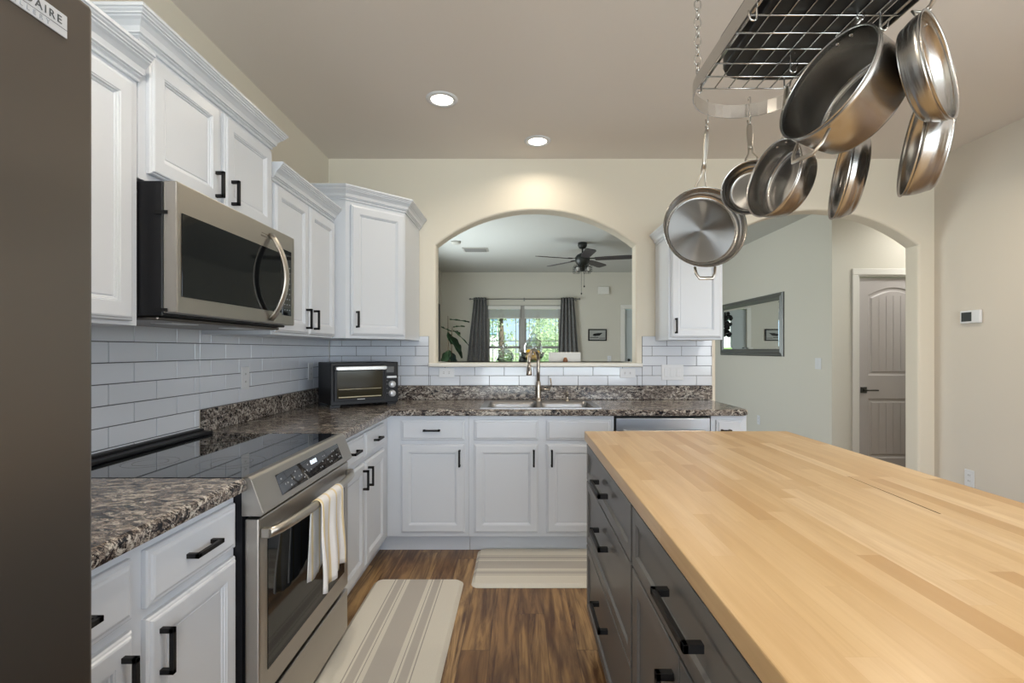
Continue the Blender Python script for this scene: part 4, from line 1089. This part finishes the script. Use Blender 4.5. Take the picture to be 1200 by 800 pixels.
# fiddle leaf plant
pt = thing('potted_fig', 'tall potted fig plant with large dark leaves left of the living room window', 'plant', (-1.10, 7.7, 0))
MB().lathe([(0, .001), (.13, .001), (.16, .04), (.17, .33), (.155, .335), (.15, .30), (0, .30)], seg=28).build('pot', M_pot, pt)
MB().lathe([(0, .302), (.148, .302)], seg=20).build('soil', M_stem, pt)
zt = 1.294+40*7.7/574
MB().tube([(0, 0, .30), (.01, .01, .8), (-.01, 0, 1.3), (-.015, .0, zt)], [.018, .014, .010, .005], 8).tube([(.0, 0, .30), (.05, .0, .9), (.04, .0, 1.45), (.055, 0, 1.66)], [.012, .010, .008, .004], 8).build('stem', M_stem, pt)
def leaf(base, direction, droop, length, width):
    d_ = Vector(direction).normalized(); side = d_.cross(Vector((0, 0, 1))); side = side.normalized() if side.length > .01 else Vector((1, 0, 0))
    m_ = MB(); n = 10; rows = []
    for i in range(n+1):
        u = i/n; c_ = Vector(base)+d_*length*u+Vector((0, 0, -droop*u*u*length))
        wv = width*(math.sin(PI*min(u*.92+.04, 1))**.7)*(.75+.35*u)
        wv *= 1+.10*math.sin(u*19)
        up_ = side.cross(d_).normalized()
        rows.append([m_.bm.verts.new(c_+side*wv*s+Vector((0, 0, .18*wv*abs(s)*1.0+.01*math.sin(u*14+s*3)))) for s in (-1, -.5, 0, .5, 1)])
    for i in range(n):
        for j in range(4): f = m_.bm.faces.new([rows[i][j], rows[i][j+1], rows[i+1][j+1], rows[i+1][j]]); f.smooth = True
    o = m_.build('leaf', M_leaf, pt); s_ = o.modifiers.new('t', 'SOLIDIFY'); s_.thickness = .002
s6 = 7.7/574
def LP(px, py): return ((px-608)*s6+1.10, 0, 1.294-(py-410)*s6)
lv = [((527, 374), (550, 376), .05, .04), ((531, 383), (545, 381), .1, .035), ((529, 388), (517, 384), -.1, .05), ((531, 387), (549, 402), .1, .08), ((527, 392), (541, 410), .15, .10),
      ((531, 388), (541, 388), .4, .05), ((526, 410), (520, 427), .1, .13), ((527, 411), (534, 428), .1, .12), ((530, 398), (543, 416), .2, .06), ((525, 389), (530, 402), .1, .06)]
for k, (a, b, dr_, wd) in enumerate(lv):
    A = Vector(LP(*a)); B = Vector(LP(*b)); v = B-A; v.y = random.uniform(-.05, .05)
    leaf(A, v+Vector((0, -.08 if k > 3 else -.02, 0)), dr_, v.length, wd*1.12)
for k in range(10):
    a = random.uniform(0, 2*PI); z = random.uniform(.65, 1.1); leaf((.0, 0, z), (math.cos(a)*.8, math.sin(a), .2), .5, .3, .09)
# dark panel on the left living room wall (its edge shows beside the plant)
o = MB().box((LW+.001, 8.35, .3), (LW+.06, 8.62, 2.1), .01).build('curtain', M_curtain); tag(o, 'dark curtain edge on the left living room wall beside the fig', 'curtain')

# ---------------------------------------------------------------- things on the pass-through ledge
ZS = SILL+.0125
def jar(label, loc, R, prof_body, prof_lid, prof_in=None):
    t_ = thing('apothecary_jar', label, 'jar', loc)
    MB().lathe(prof_body, seg=32).build('body', M_glass, t_); MB().lathe(prof_lid, seg=32).build('lid', M_glass, t_)
    return t_
jar('tall clear glass apothecary jar with a pointed finial lid on the ledge', (.119, 4.09, ZS), .075,
    [(0, .0), (.045, .0), (.048, .006), (.02, .016), (.018, .03), (.055, .045), (.076, .085), (.078, .125), (.066, .150), (.068, .158), (.063, .158), (.072, .125), (.070, .088), (.050, .053), (0, .040)],
    [(.074, .160), (.070, .166), (.045, .185), (.030, .198), (.028, .212), (.036, .222), (.020, .230), (.011, .245), (.013, .258), (.018, .268), (.014, .280), (.006, .29), (.005, .305), (0, .312)])
jar('short clear glass jar with a ball-topped lid on the left of the ledge', (-.112, 4.05, ZS), .07,
    [(0, 0), (.05, 0), (.066, .012), (.072, .035), (.068, .06), (.055, .075), (.051, .075), (.064, .058), (.068, .035), (.062, .015), (0, .006)],
    [(.060, .077), (.056, .083), (.035, .098), (.018, .106), (.012, .116), (.020, .128), (.020, .138), (.012, .147), (0, .150)])
bw = thing('glass_bowl', 'clear glass bowl of lemons behind the faucet on the ledge', 'bowl', (.105, 3.915, ZS))
MB().lathe([(0, 0), (.04, 0), (.042, .005), (.06, .015), (.09, .045), (.104, .078), (.101, .079), (.086, .046), (.056, .018), (0, .009)], seg=36).build('body', M_glass, bw)
for i, (x, y, z, a, lb) in enumerate(((-.028, -.015, .040, .3, 'yellow lemon at the lower left of the glass bowl'), (.032, -.018, .038, 1.2, 'yellow lemon at the lower right of the glass bowl'), (.004, .034, .042, 2.2, 'yellow lemon at the back of the glass bowl'),
                            (-.022, .0, .082, .8, 'topmost yellow lemon on the left of the glass bowl'), (.038, .006, .074, 2.7, 'yellow lemon resting high on the right of the glass bowl'))):
    prof_ = [(0, -.036), (.006, -.034), (.012, -.029), (.021, -.018), (.0255, 0), (.021, .018), (.012, .029), (.006, .034), (0, .036)]
    o = MB().lathe(prof_, seg=18).build('lemon', M_lemon); o.location = (.105+x, 3.915+y, ZS+z-.003); o.rotation_euler = (PI/2, .2, a)
    tag(o, lb, 'lemon', 'lemons in the glass bowl')
cr = thing('white_crate', 'small white box with a brown wooden latch on the right of the ledge', 'box', (.38, 4.08, ZS))
mb = MB().box((-.128, -.06, .0), (.128, -.052, .078), .002).box((-.128, .052, 0), (.128, .06, .078), .002).box((-.128, -.052, 0), (-.12, .052, .078), .001).box((.12, -.052, 0), (.128, .052, .078), .001).box((-.12, -.052, .0), (.12, .052, .008))
mb.build('box_body', M_trim, cr)
mb = MB().box((-.118, -.0625, .006), (.118, -.0602, .008)).box((-.118, -.0625, .070), (.118, -.0602, .072)); mb.build('edge_line', M_trim, cr)
MB().lathe([(.018, 0), (.020, .012), (.014, .026), (.010, .034), (0, .036)], (.0, -.085, .0005), 16).build('latch', M_wood_brown, cr)
vs = MB().lathe([(0, 0), (.030, 0), (.034, .01), (.028, .05), (.020, .085), (.023, .10), (.019, .10), (.016, .085), (0, .08)], (.03, 4.16, ZS), 20).build('grey_vase', mat('vase_grey', (.17, .19, .18), .4))
tag(vs, 'small dark grey vase between the two glass jars on the ledge', 'vase')

# ---------------------------------------------------------------- outdoors beyond the living room window
M_lawn = mat('lawn', (.14, .25, .07), .9); t = NT(M_lawn); t.lk(t.ramp(t.noise(t.coord(), .6, 4), [(.3, (.12, .22, .06)), (.7, (.22, .33, .11))]), t.b.inputs['Base Color'])
tag(MB().box((-120, YL+.4, -.35), (120, 220, -.1)).build('lawn', M_lawn), kind='structure')
tag(MB().box((-120, -60, -.35), (120, YR-.5, -.1)).build('lawn_rear', M_lawn), kind='structure')
M_foli = mat('tree_leaves', (.17, .32, .11), .7); t = NT(M_foli)
t.lk(t.ramp(t.noise(t.coord(), 1.8, 3), [(.3, (.34, .46, .32)), (.55, (.50, .60, .44)), (.75, (.68, .74, .50))]), t.b.inputs['Base Color'])
tr = t.new('ShaderNodeBsdfTranslucent'); tr.inputs[0].default_value = (.72, .82, .58, 1); mx = t.new('ShaderNodeMixShader'); mx.inputs[0].default_value = .5
t.lk(t.b.outputs[0], mx.inputs[1]); t.lk(tr.outputs[0], mx.inputs[2]); t.lk(mx.outputs[0], t.n['Material Output'].inputs[0])
M_bark = mat('bark', (.10, .08, .06), .9)
def tree(label, x, y, h, r, n=2600):
    t_ = thing('tree', label, 'tree', (x, y, -.1))
    MB().tube([(0, 0, 0), (.05, 0, h*.3), (0, .05, h*.7)], [.16, .12, .05], 8).build('trunk', M_bark, t_)
    f = MB()
    blobs = [(random.uniform(-.6, .6)*r, random.uniform(-.6, .6)*r, h*.55+random.uniform(-.42, .45)*h, random.uniform(.35, .6)*r) for _ in range(22)]
    for k in range(n):
        b = random.choice(blobs); v = Vector((random.gauss(0, 1), random.gauss(0, 1), random.gauss(0, 1))).normalized()*b[3]*random.uniform(.6, 1.05)
        c_ = Vector(b[:3])+v
        if c_.z < .15: continue
        s = random.uniform(.05, .10); a_ = Vector((random.gauss(0, 1), random.gauss(0, 1), random.gauss(0, 1))).normalized(); bb = a_.orthogonal().normalized()*s; a_ = a_*s
        f.bm.faces.new([f.bm.verts.new(c_-a_), f.bm.verts.new(c_+bb*.5), f.bm.verts.new(c_+a_), f.bm.verts.new(c_-bb*.5)])
    f.build('foliage', M_foli, t_, recalc=False)
tree('leafy tree seen through the left half of the living room window', -.75, 20, 5.2, 1.3)
tree('leafy tree behind the window mullion, farther back', 1.0, 26.0, 6.0, 1.7)
tree('yellow-green leafy tree in the right half of the living room window', 1.9, 23, 5.6, 1.5, 2800)
hs = thing('neighbour_house', 'white house with a blue-framed window seen at the left of the living room window', 'house', (-6.0, 30, -.1))
MB().box((-4, 0, 0), (4.7, 6, 3.6)).build('wall', mat('siding_white', (.75, .76, .78), .7), hs)
MB().prism([(-4.4, 3.6), (5.1, 3.6), (.35, 6)], -.3, 6.3, 'y').build('roof', mat('shingle', (.15, .15, .16), .9), hs)
wf = MB().box((4.08, -.05, 2.35), (4.66, 0, 3.25)).build('window', mat('blue_frame', (.10, .25, .42), .5), hs)
for a in (4.12, 4.39): MB().box((a, -.056, 2.4), (a+.23, -.051, 3.2)).build('pane', mat('pane_sky', (.35, .48, .55), .1), wf)
